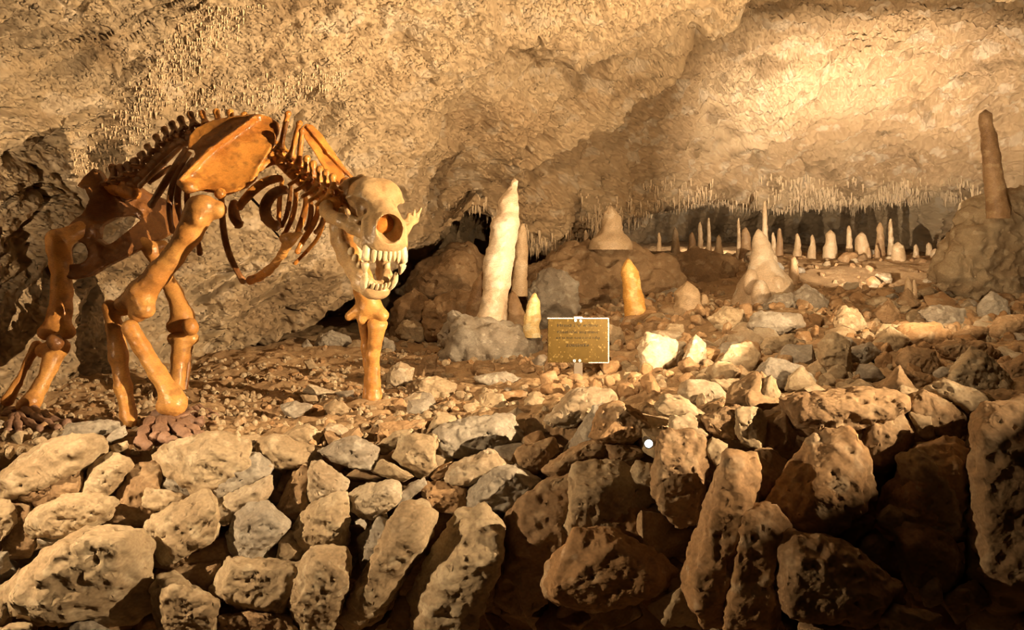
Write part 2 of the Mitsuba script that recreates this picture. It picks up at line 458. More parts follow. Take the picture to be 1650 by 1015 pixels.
def hull_stone(pts, size, seed, edge, amp=1.0):
    m = manifold3d.Manifold.hull_points(np.asarray(pts, float)).refine_to_length(edge).to_mesh()
    v, f = np.array(m.vert_properties[:, :3], float), np.array(m.tri_verts)
    tm = trimesh.Trimesh(v, f, process=True)
    trimesh.smoothing.filter_taubin(tm, iterations=2)
    v, f = np.array(tm.vertices), np.array(tm.faces)
    return roughen(v, f, size, seed, amp), f


def traced_stone(poly, Y, seed, thick=.75, edge=None, amp=1.0, grow=1.07):
    """A stone whose outline from the path is poly (pixels); it has its own depth Y, thickness and broken faces."""
    rng = random.Random(seed)
    poly = np.asarray(poly, float)
    c = poly.mean(0)
    poly = c + (poly - c) * grow
    size = np.ptp(poly, axis=0).mean() / F * Y
    t = size * thick
    pts = []
    off = np.array([rng.uniform(-.10, .10), rng.uniform(.0, .22)]) * np.ptp(poly, axis=0)
    for p in poly:
        pts.append(at(*p, Y + rng.uniform(-.10, .14) * t))
        s = rng.uniform(.5, .86)
        pts.append(at(*(c + off + (p - c) * s), Y - t * rng.uniform(.26, .46)))
        s = rng.uniform(.6, .92)
        pts.append(at(*(c + (p - c) * s), Y + t * rng.uniform(.35, .6)))
    return hull_stone(pts, size, seed, edge or max(.0065, size / 34), amp)


def P(x0, y0, s, *flat):
    """Outline points read off an enlarged crop: origin and scale of the crop, then u, v pairs."""
    a = np.array(flat, float).reshape(-1, 2)
    return a / s + [x0, y0]


def A(*p): return P(0, 640, 2.707, *p)
def B(*p): return P(420, 600, 2.445, *p)
def C(*p): return P(850, 600, 2.447, *p)
def D(*p): return P(1200, 540, 2.138, *p)
def E(*p): return P(900, 280, 3.1725, *p)
def Q(*p): return P(1250, 160, 2.307, *p)
def G(*p): return P(700, 260, 2.5375, *p)
def H(*p): return P(350, 440, 3.3825, *p)


t_, g_, b_, p_, r_ = STONE_MATS
WALL = [  # material, outline, push towards the path
    (t_, A(0, 345, 60, 290, 180, 210, 270, 180, 400, 175, 440, 200, 430, 260, 330, 330, 150, 390, 0, 445), .02),
    (b_, A(60, 430, 200, 370, 340, 320, 370, 390, 340, 440, 180, 475), 0),
    (t_, A(355, 400, 400, 300, 480, 255, 560, 265, 575, 300, 520, 370, 470, 430, 370, 435), .02),
    (b_, A(470, 430, 560, 310, 690, 300, 720, 380, 650, 470, 640, 560, 540, 570, 430, 540), -.05),
    (t_, A(680, 255, 760, 200, 900, 160, 1000, 170, 1075, 205, 1070, 240, 980, 300, 890, 380, 850, 410, 800, 360, 720, 330), .02),
    (g_, A(680, 375, 720, 355, 830, 370, 865, 400, 820, 425, 715, 415), 0),
    (g_, A(890, 405, 930, 340, 1030, 260, 1110, 240, 1190, 290, 1170, 330, 1060, 380, 940, 425), .02),
    (t_, A(620, 440, 640, 385, 700, 420, 820, 430, 810, 465, 740, 490, 630, 475), .02),
    (p_, A(907, 495, 930, 455, 1060, 385, 1175, 350, 1180, 400, 1140, 450, 1000, 530, 930, 520), .04),
    (t_, A(128, 560, 160, 490, 280, 440, 420, 430, 500, 460, 470, 520, 420, 550, 300, 590, 150, 605), .04),
    (t_, A(640, 590, 650, 550, 760, 480, 890, 425, 930, 450, 900, 490, 935, 570, 920, 600, 830, 660, 710, 715, 690, 660), .03),
    (g_, A(1000, 600, 1030, 520, 1090, 470, 1160, 465, 1250, 545, 1230, 590, 1120, 715, 1070, 715, 1020, 670), .05),
    (b_, A(830, 660, 940, 570, 1010, 590, 1040, 700, 900, 725, 720, 720), -.05),
    (b_, A(1215, 490, 1260, 380, 1320, 310, 1345, 330, 1350, 420, 1360, 500, 1310, 550, 1230, 530), -.02),
    (t_, A(0, 900, 20, 850, 130, 760, 290, 640, 430, 580, 580, 595, 640, 650, 640, 900, 560, 960, 400, 980, 270, 975, 60, 940), .06),
    (g_, A(165, 620, 290, 605, 250, 640, 180, 640), 0),
    (t_, A(-40, 450, 40, 455, 75, 530, 30, 580, -40, 640), .02),
    (g_, A(-60, 680, 30, 680, 45, 740, 0, 770, -60, 770), .02),
    (b_, A(50, 480, 130, 470, 130, 600, 150, 640, 130, 690, 10, 700, 30, 600), -.05),
    (t_, A(665, 850, 700, 790, 760, 780, 870, 860, 940, 890, 930, 960, 920, 1040, 740, 1040, 690, 960), .06),
    (t_, A(925, 860, 960, 770, 1000, 705, 1100, 720, 1330, 730, 1290, 830, 1230, 935, 1130, 940, 1040, 880), .03),
    (b_, A(760, 740, 960, 720, 930, 800, 930, 870, 870, 850, 790, 790), -.04),
    (t_, A(-20, 1015, 50, 990, 140, 985, 170, 1030, -20, 1060), .06),
    (g_, A(280, 1015, 340, 985, 410, 985, 480, 1020, 380, 1060), .06),
    (b_, A(960, 960, 1100, 940, 1250, 950, 1300, 1040, 950, 1060), 0),
    (t_, B(530, 330, 560, 255, 600, 245, 680, 265, 685, 370, 640, 415, 560, 370), .03),
    (g_, B(230, 310, 270, 290, 370, 255, 460, 300, 450, 375, 400, 380, 280, 340), .02),
    (g_, B(693, 310, 700, 240, 720, 220, 880, 180, 980, 175, 1030, 260, 1025, 290, 900, 310, 740, 325), .02),
    (t_, B(435, 385, 480, 345, 600, 410, 560, 425, 470, 400), .02),
    (p_, B(735, 420, 750, 370, 850, 330, 900, 305, 985, 360, 960, 390, 870, 410, 800, 430), .03),
    (r_, B(670, 410, 690, 380, 750, 355, 735, 400, 690, 430), 0),
    (r_, B(635, 450, 660, 435, 830, 440, 830, 520, 790, 540, 680, 540, 650, 500), 0),
    (g_, B(825, 520, 830, 450, 920, 390, 1000, 370, 1100, 430, 1050, 480, 960, 540, 920, 560, 840, 545), .04),
    (p_, B(190, 400, 205, 360, 240, 355, 340, 430, 330, 490, 270, 485, 210, 515, 190, 480), .04),
    (b_, B(75, 530, 130, 400, 185, 385, 190, 500, 150, 580, 80, 560), -.03),
    (p_, B(340, 490, 400, 450, 510, 430, 547, 450, 540, 500, 440, 560, 410, 565, 350, 535), .04),
    (t_, B(415, 625, 430, 575, 490, 550, 500, 570, 450, 605), 0),
    (g_, B(520, 530, 560, 460, 640, 420, 650, 440, 620, 470, 560, 520), .02),
    (t_, B(130, 630, 200, 530, 270, 490, 330, 490, 335, 530, 290, 600, 340, 640, 330, 680, 280, 700, 180, 720, 120, 670), .03),
    (t_, B(65, 740, 80, 650, 120, 625, 160, 680, 160, 730), .02),
    (t_, B(120, 890, 200, 700, 330, 705, 350, 730, 340, 830, 290, 920, 260, 1040, 200, 1030, 140, 960), .07),
    (t_, B(335, 950, 400, 830, 470, 720, 560, 600, 560, 535, 650, 535, 670, 570, 660, 650, 560, 800, 470, 940, 400, 980, 350, 990), .06),
    (g_, B(400, 740, 390, 650, 470, 580, 530, 600, 480, 720, 420, 800), .0),
    (t_, B(575, 1030, 600, 880, 680, 730, 780, 560, 870, 545, 930, 590, 940, 620, 860, 760, 840, 870, 790, 1000, 700, 1040), .07),
    (b_, B(800, 760, 930, 620, 960, 660, 900, 920, 850, 930, 830, 860), -.02),
    (b_, B(915, 890, 980, 600, 1050, 490, 1130, 440, 1220, 420, 1230, 640, 1180, 780, 1100, 880, 1000, 910), .03),
    (t_, B(-10, 270, 60, 250, 130, 310, 230, 310, 220, 370, 80, 370, 0, 320), 0),
    (p_, B(-20, 330, 50, 370, 0, 410, -40, 400), .02),
    (b_, B(985, 370, 1020, 300, 1150, 260, 1170, 310, 1080, 390, 1010, 390), 0),
    (b_, B(0, 770, 120, 760, 150, 800, 110, 900, 30, 950, -10, 940), -.02),
    (b_, B(505, 1000, 540, 890, 600, 890, 580, 1030), 0),
    (g_, C(150, 310, 260, 140, 300, 130, 280, 200, 240, 260, 160, 320), 0),
    (r_, C(250, 250, 290, 140, 360, 125, 440, 160, 470, 200, 440, 250, 400, 280, 330, 285), .02),
    (b_, C(65, 380, 200, 290, 290, 265, 300, 310, 200, 390, 110, 420), 0),
    (t_, C(180, 420, 190, 380, 330, 355, 375, 370, 380, 440, 500, 490, 440, 560, 360, 620, 340, 600, 240, 640, 165, 600, 175, 540), .05),
    (r_, C(65, 850, 100, 760, 200, 650, 330, 640, 500, 720, 560, 780, 540, 830, 400, 880, 270, 925, 120, 900), .08),
    (r_, C(200, 600, 240, 480, 380, 500, 520, 560, 560, 740, 420, 760, 240, 700), -.04),
    (b_, C(310, 280, 420, 290, 470, 310, 400, 380, 340, 360), -.02),
    (t_, C(410, 390, 430, 350, 520, 370, 545, 390, 510, 440, 430, 430), .05),
    (b_, C(520, 260, 560, 235, 640, 240, 690, 270, 700, 400, 680, 560, 600, 600, 530, 520, 500, 450, 550, 390, 530, 320), .02),
    (t_, C(560, 240, 570, 180, 640, 165, 730, 240, 690, 265), 0),
    (t_, C(500, 130, 540, 90, 600, 95, 690, 160, 610, 170, 520, 160), .0),
    (t_, C(825, 150, 860, 140, 910, 140, 940, 190, 930, 280, 860, 280, 825, 210), .03),
    (b_, C(690, 180, 780, 140, 820, 160, 830, 260, 760, 260, 700, 210), 0),
    (t_, C(700, 290, 730, 260, 785, 285, 760, 380, 720, 340), .02),
    (r_, C(625, 830, 640, 700, 720, 520, 790, 340, 880, 350, 890, 420, 870, 520, 840, 600, 830, 760, 800, 920, 720, 890, 650, 870), .07),
    (b_, C(900, 430, 900, 310, 960, 310, 1040, 370, 1000, 460, 920, 510), .02),
    (r_, C(840, 700, 870, 540, 960, 520, 1040, 620, 1000, 760, 970, 1040, 780, 1040, 830, 860), .06),
    (b_, D(130, 220, 200, 205, 480, 195, 545, 225, 540, 250, 460, 270, 400, 310, 280, 350, 180, 310, 140, 260), .06),
    (b_, D(410, 370, 440, 260, 490, 240, 580, 320, 570, 400, 520, 400, 480, 470, 430, 420), .04),
    (r_, D(95, 570, 180, 440, 220, 370, 350, 340, 420, 430, 400, 490, 430, 550, 380, 580, 250, 640, 190, 690, 130, 630), .10),
    (t_, D(545, 430, 600, 410, 700, 480, 770, 570, 770, 690, 740, 700, 640, 680, 560, 600), .05),
    (t_, D(455, 630, 500, 585, 560, 620, 555, 650, 520, 685, 470, 660), .06),
    (b_, D(130, 880, 130, 740, 170, 690, 280, 710, 400, 770, 530, 860, 530, 920, 460, 980, 380, 950, 240, 960, 160, 930), .12),
    (t_, D(460, 980, 510, 930, 600, 960, 670, 970, 640, 1030, 470, 1030), .10),
    (b_, D(280, 690, 300, 640, 420, 620, 450, 640, 380, 720, 300, 730), .05),
    (b_, D(390, 700, 450, 670, 500, 720, 480, 770, 400, 780), .03),
    (b_, D(520, 680, 560, 660, 700, 690, 740, 800, 700, 880, 600, 900, 550, 850), .03),
    (t_, D(600, 870, 660, 830, 680, 900, 620, 930), .05),
    (b_, D(790, 620, 800, 300, 830, 270, 960, 230, 1010, 240, 1010, 930, 860, 930, 780, 840), .12),
    (b_, D(560, 220, 620, 200, 720, 230, 785, 310, 740, 350, 640, 320, 570, 280), .03),
    (t_, D(630, 190, 690, 160, 830, 210, 870, 240, 820, 290, 720, 225), .02),
    (b_, D(480, 180, 540, 120, 640, 140, 680, 160, 630, 200, 540, 170), 0),
    (t_, D(520, 200, 540, 175, 600, 190, 560, 250, 525, 225), .02),
    (b_, D(80, 290, 150, 250, 180, 320, 160, 390, 90, 380), 0),
    (t_, D(570, 270, 640, 280, 655, 350, 600, 350), .06),
    (t_, D(590, 370, 640, 370, 650, 410, 600, 410), .06),
    (t_, D(650, 390, 735, 370, 760, 450, 720, 480, 660, 430), .02),
    (b_, D(600, 470, 780, 440, 800, 640, 760, 700, 640, 560), -.08),
    (b_, D(200, 1000, 330, 960, 470, 980, 470, 1060, 190, 1060), .06),
    (b_, D(680, 900, 790, 850, 840, 920, 740, 980), .02),
]
# the wall goes on beyond either edge of the picture
for i, dx in ((70, 175), (72, 340), (63, 560), (79, 130), (70, 420), (14, -300), (9, -240), (4, -520), (19, -330), (10, -470), (0, -190)):
    WALL.append((WALL[i][0], WALL[i][1] + [dx, 12 if dx > 0 else -6], .02))


def wall_depth(px, py):
    """Depth of the outer face of the dry stone wall along the line of sight; the face leans back."""
    r = float(sstep(850, 1150, px))
    yc, top = 2.78 - .26 * r, 720 - 90 * r
    return min(yc - (py - top) / 300 * .30, yc + .4) if py > top else ground_depth(px, py)


wall = thing('dry_stone_wall', 'rough dry stone wall of broken limestone blocks along the bottom of the picture', 'stone wall')
core_u = np.linspace(-400, 2050, 160)
core = []
for u in core_u:
    x = (u - 825) / F * 2.5
    yc, zc = crest(x)
    core.append([[x * (yc + d) / 2.5, yc + d, zc + z] for d, z in ((.60, -.14), (.42, -.12), (.34, -.18), (.27, -.36), (.17, -.64), (.10, -1.0))])
core = np.array(core).transpose(0, 1, 2)
ci = np.arange(160)
core = np.stack([ndimage.zoom(core[..., k], (2, 6), order=1) for k in range(3)], -1)
cv, cf = core.reshape(-1, 3), grid_faces(*core.shape[:2])
cv = cv + np.stack([0 * cv[:, 0], -.09 * (ridged(cv * 7, 3, 4) - .6), .05 * (meshkit.fbm(cv * 9, 3, 8) - .5)], -1)
obj('earth_core', mikit.ply((cv, cf), 'm_earth', True), wall, 'dark earth packed between the stones')
for k, (m, poly, push) in enumerate(WALL):
    c = poly.mean(0)
    Y = wall_depth(*c) - push
    obj('stone', mikit.ply(traced_stone(poly, Y, 100 + k, amp=1.2), m, 38), wall)

frng = np.random.default_rng(5)
FILL = [mikit.ply(hull_stone(frng.normal(size=(14, 3)) * [.34, .26, .26], 1.0, 60 + k, .10, .9), STONE_MATS[(0, 2, 2, 4, 1)[k % 5]], 38) for k in range(8)]
for k in range(150):                                     # smaller stones wedged behind the faced ones
    px, u = frng.uniform(-40, 1690), frng.uniform(0, 1)
    top = 712 - 90 * float(sstep(850, 1150, px))
    py = top + u * (1030 - top)
    s_ = frng.uniform(.10, .22)
    o = at(px, py, wall_depth(px, py) + frng.uniform(.10, .17))
    a = frng.uniform(0, 360, 3)
    obj('stone', {**FILL[k % 8], 'to_world': T().translate(o.tolist()).rotate([0, 0, 1], a[0]).rotate([1, 0, 0], a[1]).rotate([0, 1, 0], a[2]).scale(s_)}, wall)

# loose rocks on the clay and on the rubble slope, each one a thing of its own
LOOSE = [  # name, material, outline, depth or None (where it stands), label
    (g_, A(243, 175, 300, 120, 430, 105, 520, 110, 525, 135, 440, 165, 330, 190, 255, 190), 'flat grey-tan slab lying between the two near paws'),
    (g_, A(448, 200, 490, 150, 545, 122, 555, 160, 500, 190, 460, 212), 'small tilted grey stone just left of the front paw'),
    (t_, A(475, 215, 555, 190, 560, 220, 500, 250), 'little tan stone wedged below the tilted grey stone by the front paw'),
    (t_, B(80, 250, 140, 215, 190, 205, 240, 245, 220, 290, 110, 295), 'rounded half-shaded stone on the clay right of the front paw'),
    (p_, B(240, 240, 270, 200, 320, 205, 380, 260, 300, 280, 240, 275), 'white-topped stone left of the clay mound under the far foreleg'),
    (t_, B(650, 230, 700, 155, 765, 170, 775, 205, 700, 240, 680, 265), 'upright pale pointed stone left of the flat rectangular wall slab'),
    (r_, B(470, 205, 560, 190, 680, 185, 640, 240, 520, 260, 460, 260), 'low brown slab below the clay mound of the far foreleg'),
    (t_, B(455, 290, 530, 235, 600, 225, 560, 255, 500, 320), 'long narrow tan stone slanting below the clay mound'),
    (t_, B(540, 110, 620, 20, 690, 20, 770, 50, 750, 100, 650, 110), 'broad crumbling rock right of the far foreleg'),
    (t_, B(840, 130, 880, 80, 950, 90, 990, 150, 900, 170), 'brown lump of rock in the clay left of the white calcite rock'),
    (p_, B(960, 170, 1010, 140, 1070, 180, 1040, 205, 980, 200), 'small pale stone left of the white calcite rock'),
    (t_, B(1040, 110, 1080, 80, 1145, 140, 1090, 170, 1040, 140), 'tan stone touching the left flank of the white calcite rock'),
    (g_, B(840, 20, 960, -5, 1030, 25, 990, 50, 900, 50), 'flat plate of rock at the foot of the block that carries the white stalagmite'),
    (t_, B(770, 190, 850, 160, 900, 185, 820, 205), 'thin flat stone behind the rectangular wall slab'),
    (p_, C(70, 190, 170, 70, 230, 60, 330, 70, 350, 110, 270, 150, 200, 180, 180, 210, 100, 210), 'gleaming white calcite rock in front of the sign post'),
    (p_, C(590, 100, 610, 40, 640, 30, 740, 40, 800, 105, 700, 130, 620, 120), 'pale layered slab on the crest right of the small floodlight'),
    (t_, C(730, 30, 830, 30, 890, 50, 820, 100, 760, 60), 'flat tan slab behind the pale layered slab on the crest'),
    (t_, C(820, 140, 930, 30, 960, 15, 1000, 80, 960, 130, 860, 145), 'peaked tan rock on the crest right of the flat slabs'),
    (t_, D(140, 190, 150, 140, 195, 110, 240, 150, 250, 190, 200, 200), 'small pointed tan rock behind the long top slab'),
    (t_, D(310, 195, 400, 150, 450, 185, 400, 195), 'low bright rock lying on the long top slab'),
    (g_, D(20, 140, 90, 75, 200, 110, 250, 160, 190, 190, 90, 170), 'grey flat-faced block at the foot of the rubble slope'),
    (t_, D(250, 30, 300, -10, 360, 20, 330, 100, 370, 140, 300, 140, 260, 90), 'tall yellowish boulder with a grey companion to its right'),
    (g_, D(320, 90, 350, 50, 430, 28, 470, 60, 420, 120, 350, 145), 'rounded grey face boulder leaning on the tall yellowish boulder'),
    (t_, D(440, 30, 500, -30, 570, 20, 520, 55, 460, 60), 'squat boulder behind the rounded grey face boulder'),
    (b_, D(520, 90, 560, 40, 650, 50, 680, 110, 640, 135, 540, 115), 'dark brown boulder left of the honeycombed tan rock'),
    (b_, D(660, 40, 730, 10, 830, 30, 880, 60, 860, 90, 740, 80, 690, 90), 'broad dark boulder above the honeycombed tan rock'),
    (t_, D(700, 160, 720, 110, 780, 40, 830, 60, 920, 160, 880, 195, 800, 160, 740, 180), 'honeycombed bright tan rock on the crest near the right edge'),
    (b_, D(890, 100, 990, 50, 1000, 150, 920, 150), 'dark boulder cut by the right edge above the shaded rock'),
    (g_, Q(60, 730, 110, 690, 160, 720, 195, 750, 180, 790, 110, 800, 75, 760), 'grey cracked block right of the big cone stalagmite foot'),
    (t_, Q(0, 720, 60, 720, 80, 790, 0, 795), 'tan block between two grey blocks below the cone stalagmite'),
    (t_, Q(215, 820, 250, 770, 300, 780, 345, 850, 330, 900, 280, 905, 220, 860), 'egg-shaped tan boulder in the middle of the rubble slope'),
    (t_, Q(360, 890, 400, 835, 470, 840, 500, 900, 430, 945, 370, 930), 'round tan boulder right of the egg-shaped boulder'),
    (b_, Q(370, 800, 420, 740, 460, 790, 440, 835, 390, 830), 'pointed brown boulder behind the round tan boulder'),
    (t_, Q(480, 870, 540, 830, 600, 860, 590, 910, 520, 890), 'tilted light slab right of the round tan boulder'),
    (g_, Q(530, 790, 600, 760, 700, 780, 720, 830, 660, 860, 560, 830), 'wide grey boulder in the upper rubble near the right rock mass'),
    (g_, Q(750, 770, 800, 715, 860, 750, 870, 800, 840, 830, 760, 830), 'blue-grey cube-like block at the foot of the right rock mass'),
    (b_, Q(650, 880, 720, 840, 790, 850, 780, 910, 700, 940, 650, 920), 'brown boulder left below the blue-grey block'),
    (b_, Q(790, 870, 830, 810, 940, 800, 940, 920, 840, 910), 'large brown boulder cut by the right edge below the blue-grey block'),
    (b_, Q(450, 750, 490, 700, 540, 760, 500, 780), 'small dark pointed boulder at the end of the sandy plateau'),
    (t_, Q(520, 710, 580, 700, 610, 725, 570, 750), 'flat tan stone right of the small dark pointed boulder'),
    (b_, Q(580, 690, 600, 640, 650, 610, 700, 660, 690, 700, 640, 700), 'dark slab leaning on the left foot of the right rock mass'),
    (p_, E(410, 880, 450, 815, 560, 840, 640, 870, 620, 950, 560, 1010, 430, 1010), 'whitish rough rock at the foot of the orange stalagmite'),
    (p_, E(635, 960, 660, 890, 700, 820, 750, 870, 755, 970, 690, 1000), 'small tiered calcite lump right of the whitish rough rock'),
    (t_, E(770, 740, 850, 680, 940, 700, 960, 760, 900, 840, 840, 830), 'jagged tan rock left below the cone stalagmite'),
    (g_, E(960, 780, 1010, 710, 1240, 720, 1260, 770, 1160, 800, 1060, 840, 990, 820), 'wide dark grey slab in front of the cone stalagmite'),
    (t_, E(1030, 890, 1060, 840, 1190, 820, 1230, 870, 1200, 930, 1050, 910), 'tan block directly under the wide dark grey slab'),
    (t_, E(830, 960, 880, 880, 980, 860, 1030, 930, 980, 1000, 870, 1010), 'tan facetted block left below the wide dark grey slab'),
    (g_, E(1020, 690, 1100, 620, 1190, 610, 1215, 690, 1130, 715), 'light stone resting on the wide dark grey slab'),
    (g_, E(1010, 660, 1050, 605, 1090, 630, 1030, 690), 'small dark stone at the hem of the cone stalagmite'),
    (t_, E(530, 810, 570, 770, 640, 770, 640, 830, 560, 835), 'tan stone under the two-tiered stalagmite'),
    (t_, E(250, 830, 260, 770, 320, 790, 340, 860, 290, 880), 'pale rounded stone right of the brass sign'),
    (g_, H(530, 400, 560, 340, 620, 315, 720, 345, 735, 390, 640, 430), 'rounded boulder in the recess left of the far foreleg'),
    (t_, H(970, 320, 1020, 260, 1090, 270, 1180, 310, 1120, 370, 1000, 345), 'orange-brown boulder behind the far foreleg to its right'),
    (g_, H(890, 400, 910, 350, 960, 370, 975, 420, 930, 445, 890, 435), 'grey stone close behind the far foreleg'),
    (p_, H(920, 590, 940, 520, 1000, 480, 1070, 520, 1050, 600, 970, 610), 'bright cream cobble right of the far foreleg'),
    (b_, H(1085, 560, 1120, 460, 1200, 440, 1195, 520, 1140, 570), 'dark stone leaning on the left side of the stalagmite block'),
    (g_, H(460, 390, 490, 360, 520, 400, 490, 430), 'small stone at the left end of the dark recess'),
    (t_, H(710, 400, 760, 365, 810, 370, 810, 430, 730, 430), 'stone in the recess just left of the far foreleg shin'),
    (p_, H(475, 640, 500, 610, 560, 630, 660, 650, 540, 665), 'bright white flake on the clay left of the far foreleg'),
    (g_, H(640, 650, 740, 640, 750, 680, 690, 690), 'blue-grey flake beside the white flake on the clay'),
    (g_, H(345, 720, 420, 700, 520, 720, 440, 790, 370, 770), 'flat grey stone in the clay below the white flake'),
    (t_, H(580, 730, 640, 690, 700, 720, 740, 770, 620, 780), 'brown stone half sunk in the clay left of the mound'),
    (t_, H(450, 665, 540, 665, 555, 700, 480, 705), 'thin tan slab right under the white flake'),
    (t_, H(470, 480, 520, 480, 560, 520, 500, 525), 'little three-cornered stone alone on the clay floor'),
    (t_, H(1060, 610, 1130, 570, 1210, 590, 1140, 625), 'flat stone between the bright cream cobble and the stalagmite block'),
    (r_, P(1375, 600, 1, 40, -40, 80, -75, 140, -78, 165, -50, 150, -20, 70, -12), 'brown boulder in the middle of the right rubble'),
]
PUSH = {22: .12, 31: .18, 65: .25, 29: .14, 47: -.16, 28: -.05, 21: -.06, 23: -.08, 25: -.08, 52: -.32}      # steps along the line of sight that keep neighbours apart
for k, (m, poly, text) in enumerate(LOOSE):
    low = poly[np.argmax(poly[:, 1])]
    c = poly.mean(0)
    Y = ground_depth(c[0], .35 * c[1] + .65 * low[1])
    if low[1] > 655:
        Y = min(Y, wall_depth(c[0], c[1]) + .10)
    Y += PUSH.get(k, 0)
    sole('rock', mikit.ply(traced_stone(poly, Y, 400 + k, .7, grow=1.0, amp=1.2), m, 38), text, 'rock')

BIG = [  # name, material, outline, depth, label, thickness
    ('boulder', g_, G(40, 870, 20, 700, 80, 630, 150, 640, 370, 680, 440, 720, 460, 820, 440, 880, 360, 910, 180, 870, 120, 820), 4.85, 'flat-topped grey block that carries the tall white stalagmite', .75),
    ('boulder', b_, G(370, 450, 450, 420, 560, 350, 800, 360, 960, 420, 1000, 480, 940, 600, 880, 720, 700, 740, 460, 740, 440, 560, 340, 520), 6.6, 'huge dark boulder behind the brass sign and the orange stalagmite', .6),
    ('boulder', b_, [(655, 470), (672, 430), (720, 408), (760, 412), (775, 452), (740, 478), (690, 480)], 6.08, 'dark rugged boulder right under the lip of the left cave wall', .9),
    ('boulder', b_, [(700, 412), (730, 392), (762, 396), (785, 430), (770, 455), (735, 450)], 6.45, 'topmost rounded boulder of the dark pile left of the tall white stalagmite', .8),
    ('boulder', b_, [(690, 540), (685, 486), (730, 470), (785, 478), (795, 530), (740, 560)], 5.45, 'shaded layered boulder behind the flat-topped block', .8),
    ('boulder', b_, [(632, 540), (636, 490), (668, 470), (700, 490), (698, 535), (670, 556)], 5.75, 'dark boulder in the recess at the lower left of the pile by the white stalagmite', .8),
    ('boulder', g_, [(860, 545), (850, 480), (880, 430), (930, 455), (930, 545)], 5.9, 'shaded grey boulder between the white stalagmite and the sign', .7),
    ('boulder', b_, [(1060, 500), (1070, 430), (1120, 405), (1180, 420), (1190, 490), (1130, 510)], 7.2, 'dark boulder between the orange stalagmite and the cone stalagmite', .8),
    ('boulder', t_, Q(570, 650, 600, 610, 690, 560, 700, 430, 740, 385, 800, 400, 870, 355, 960, 330, 980, 690, 830, 720, 700, 730), 6.1, 'big rock mass at the right edge that carries the leaning column', .55),
]
for k, (name, m, poly, Y, text, th) in enumerate(BIG):
    sole(name, mikit.ply(traced_stone(np.asarray(poly, float), Y, 700 + k, th, .020, 1.9, 1.0), m, 38), text, 'boulder')

# smaller rubble: parts of the floor, a dozen shapes set out again and again
rng = np.random.default_rng(7)
SHAPES = []
for k in range(14):
    p = rng.normal(size=(16, 3))
    p = p / np.linalg.norm(p, axis=1, keepdims=True) * rng.uniform(.75, 1, (16, 1)) * [1, .8, .62]
    SHAPES.append(mikit.ply(hull_stone(p * .5, 1.0, 900 + k, .10, .9), STONE_MATS[k % 5], 38))


def scatter(count, px_range, y_range, size_range, parent, name, sink=.12, keep=None):
    done = 0
    while done < count:
        px, y = rng.uniform(*px_range), rng.uniform(*y_range)
        x = (px - 825) / F * y
        s = size_range[0] * (size_range[1] / size_range[0]) ** (rng.uniform() ** 1.6)
        a = rng.uniform(0, 360, 3)
        if keep and not keep(x, y, px):
            continue
        z = float(terrain(x, y)) + s * (.22 - sink)
        to = T().translate([x, y, z]).rotate([0, 0, 1], a[0]).rotate([1, 0, 0], rng.uniform(-30, 30)).rotate([0, 1, 0], rng.uniform(-25, 25)).scale(s)
        obj(name, {**SHAPES[rng.integers(len(SHAPES))], 'to_world': to}, parent)
        done += 1


def off_cone(x, y, px):
    return (x - 1.77) ** 2 + ((y - 5.2) / 1.6) ** 2 > .45 and not (abs(px - 931) < 110 and y < 5)


scatter(65, (880, 1750), (3.1, 4.4), (.10, .26), 'floor', 'rubble_stone', .2, off_cone)
scatter(110, (980, 1750), (4.2, 6.3), (.11, .30), 'floor', 'rubble_stone', .2, off_cone)
scatter(60, (1000, 1560), (6.2, 9.0), (.10, .26), 'floor', 'rubble_stone')
scatter(40, (600, 900), (3.2, 5.6), (.07, .18), 'floor', 'rubble_stone')
# the small stuff between them, joined
small = []
base = [meshkit.WRITTEN[q['filename']][:2] for q in SHAPES[:6]]
for count, pr, yr, sr in ((160, (330, 760), (2.85, 5.2), (.022, .085)), (60, (-60, 330), (2.85, 4.2), (.02, .06)), (650, (880, 1700), (3.1, 6.4), (.05, .14)), (160, (1000, 1560), (6.2, 9.2), (.05, .10)), (60, (600, 900), (3.2, 5.6), (.03, .07))):
    for k in range(count):
        px, y = rng.uniform(*pr), rng.uniform(*yr)
        x = (px - 825) / F * y
        s_ = sr[0] * (sr[1] / sr[0]) ** (rng.uniform() ** 1.6)
        v, f = base[rng.integers(6)]
        R3 = trimesh.transformations.random_rotation_matrix(rng.uniform(size=3))[:3, :3]
        zz = float(terrain(x, y)) + float(ground_detail(np.array([x]), np.array([y]))[0])
        small.append((v.astype(float) @ R3.T * s_ + [x, y, zz + s_ * .12], f))
obj('small_rubble', mikit.ply(join(small), 'm_stone_rust', True), 'floor', 'small broken stones strewn between the boulders', 'stuff')
# gravel nobody could count
peb = []
m0 = trimesh.creation.icosphere(subdivisions=1)
for k in range(1700):
    near = k % 3
    px, y = (rng.uniform(-40, 720), rng.uniform(2.75, 5.0)) if near else (rng.uniform(600, 1650), rng.uniform(2.8, 6.5))
    x = (px - 825) / F * y
    s = rng.uniform(.006, .022) * (1.5 if not near else 1)
    v = m0.vertices * s * rng.uniform(.6, 1.1, 3) * (1 + .10 * rng.normal(size=(len(m0.vertices), 1)))
    zz = float(terrain(x, y)) + float(ground_detail(np.array([x]), np.array([y]))[0])
    peb.append((v + [x, y, zz + s * .15], m0.faces))
obj('gravel', mikit.ply(join(peb), 'm_stone_tan', False), 'floor', 'fine gravel and clay crumbs', 'stuff')


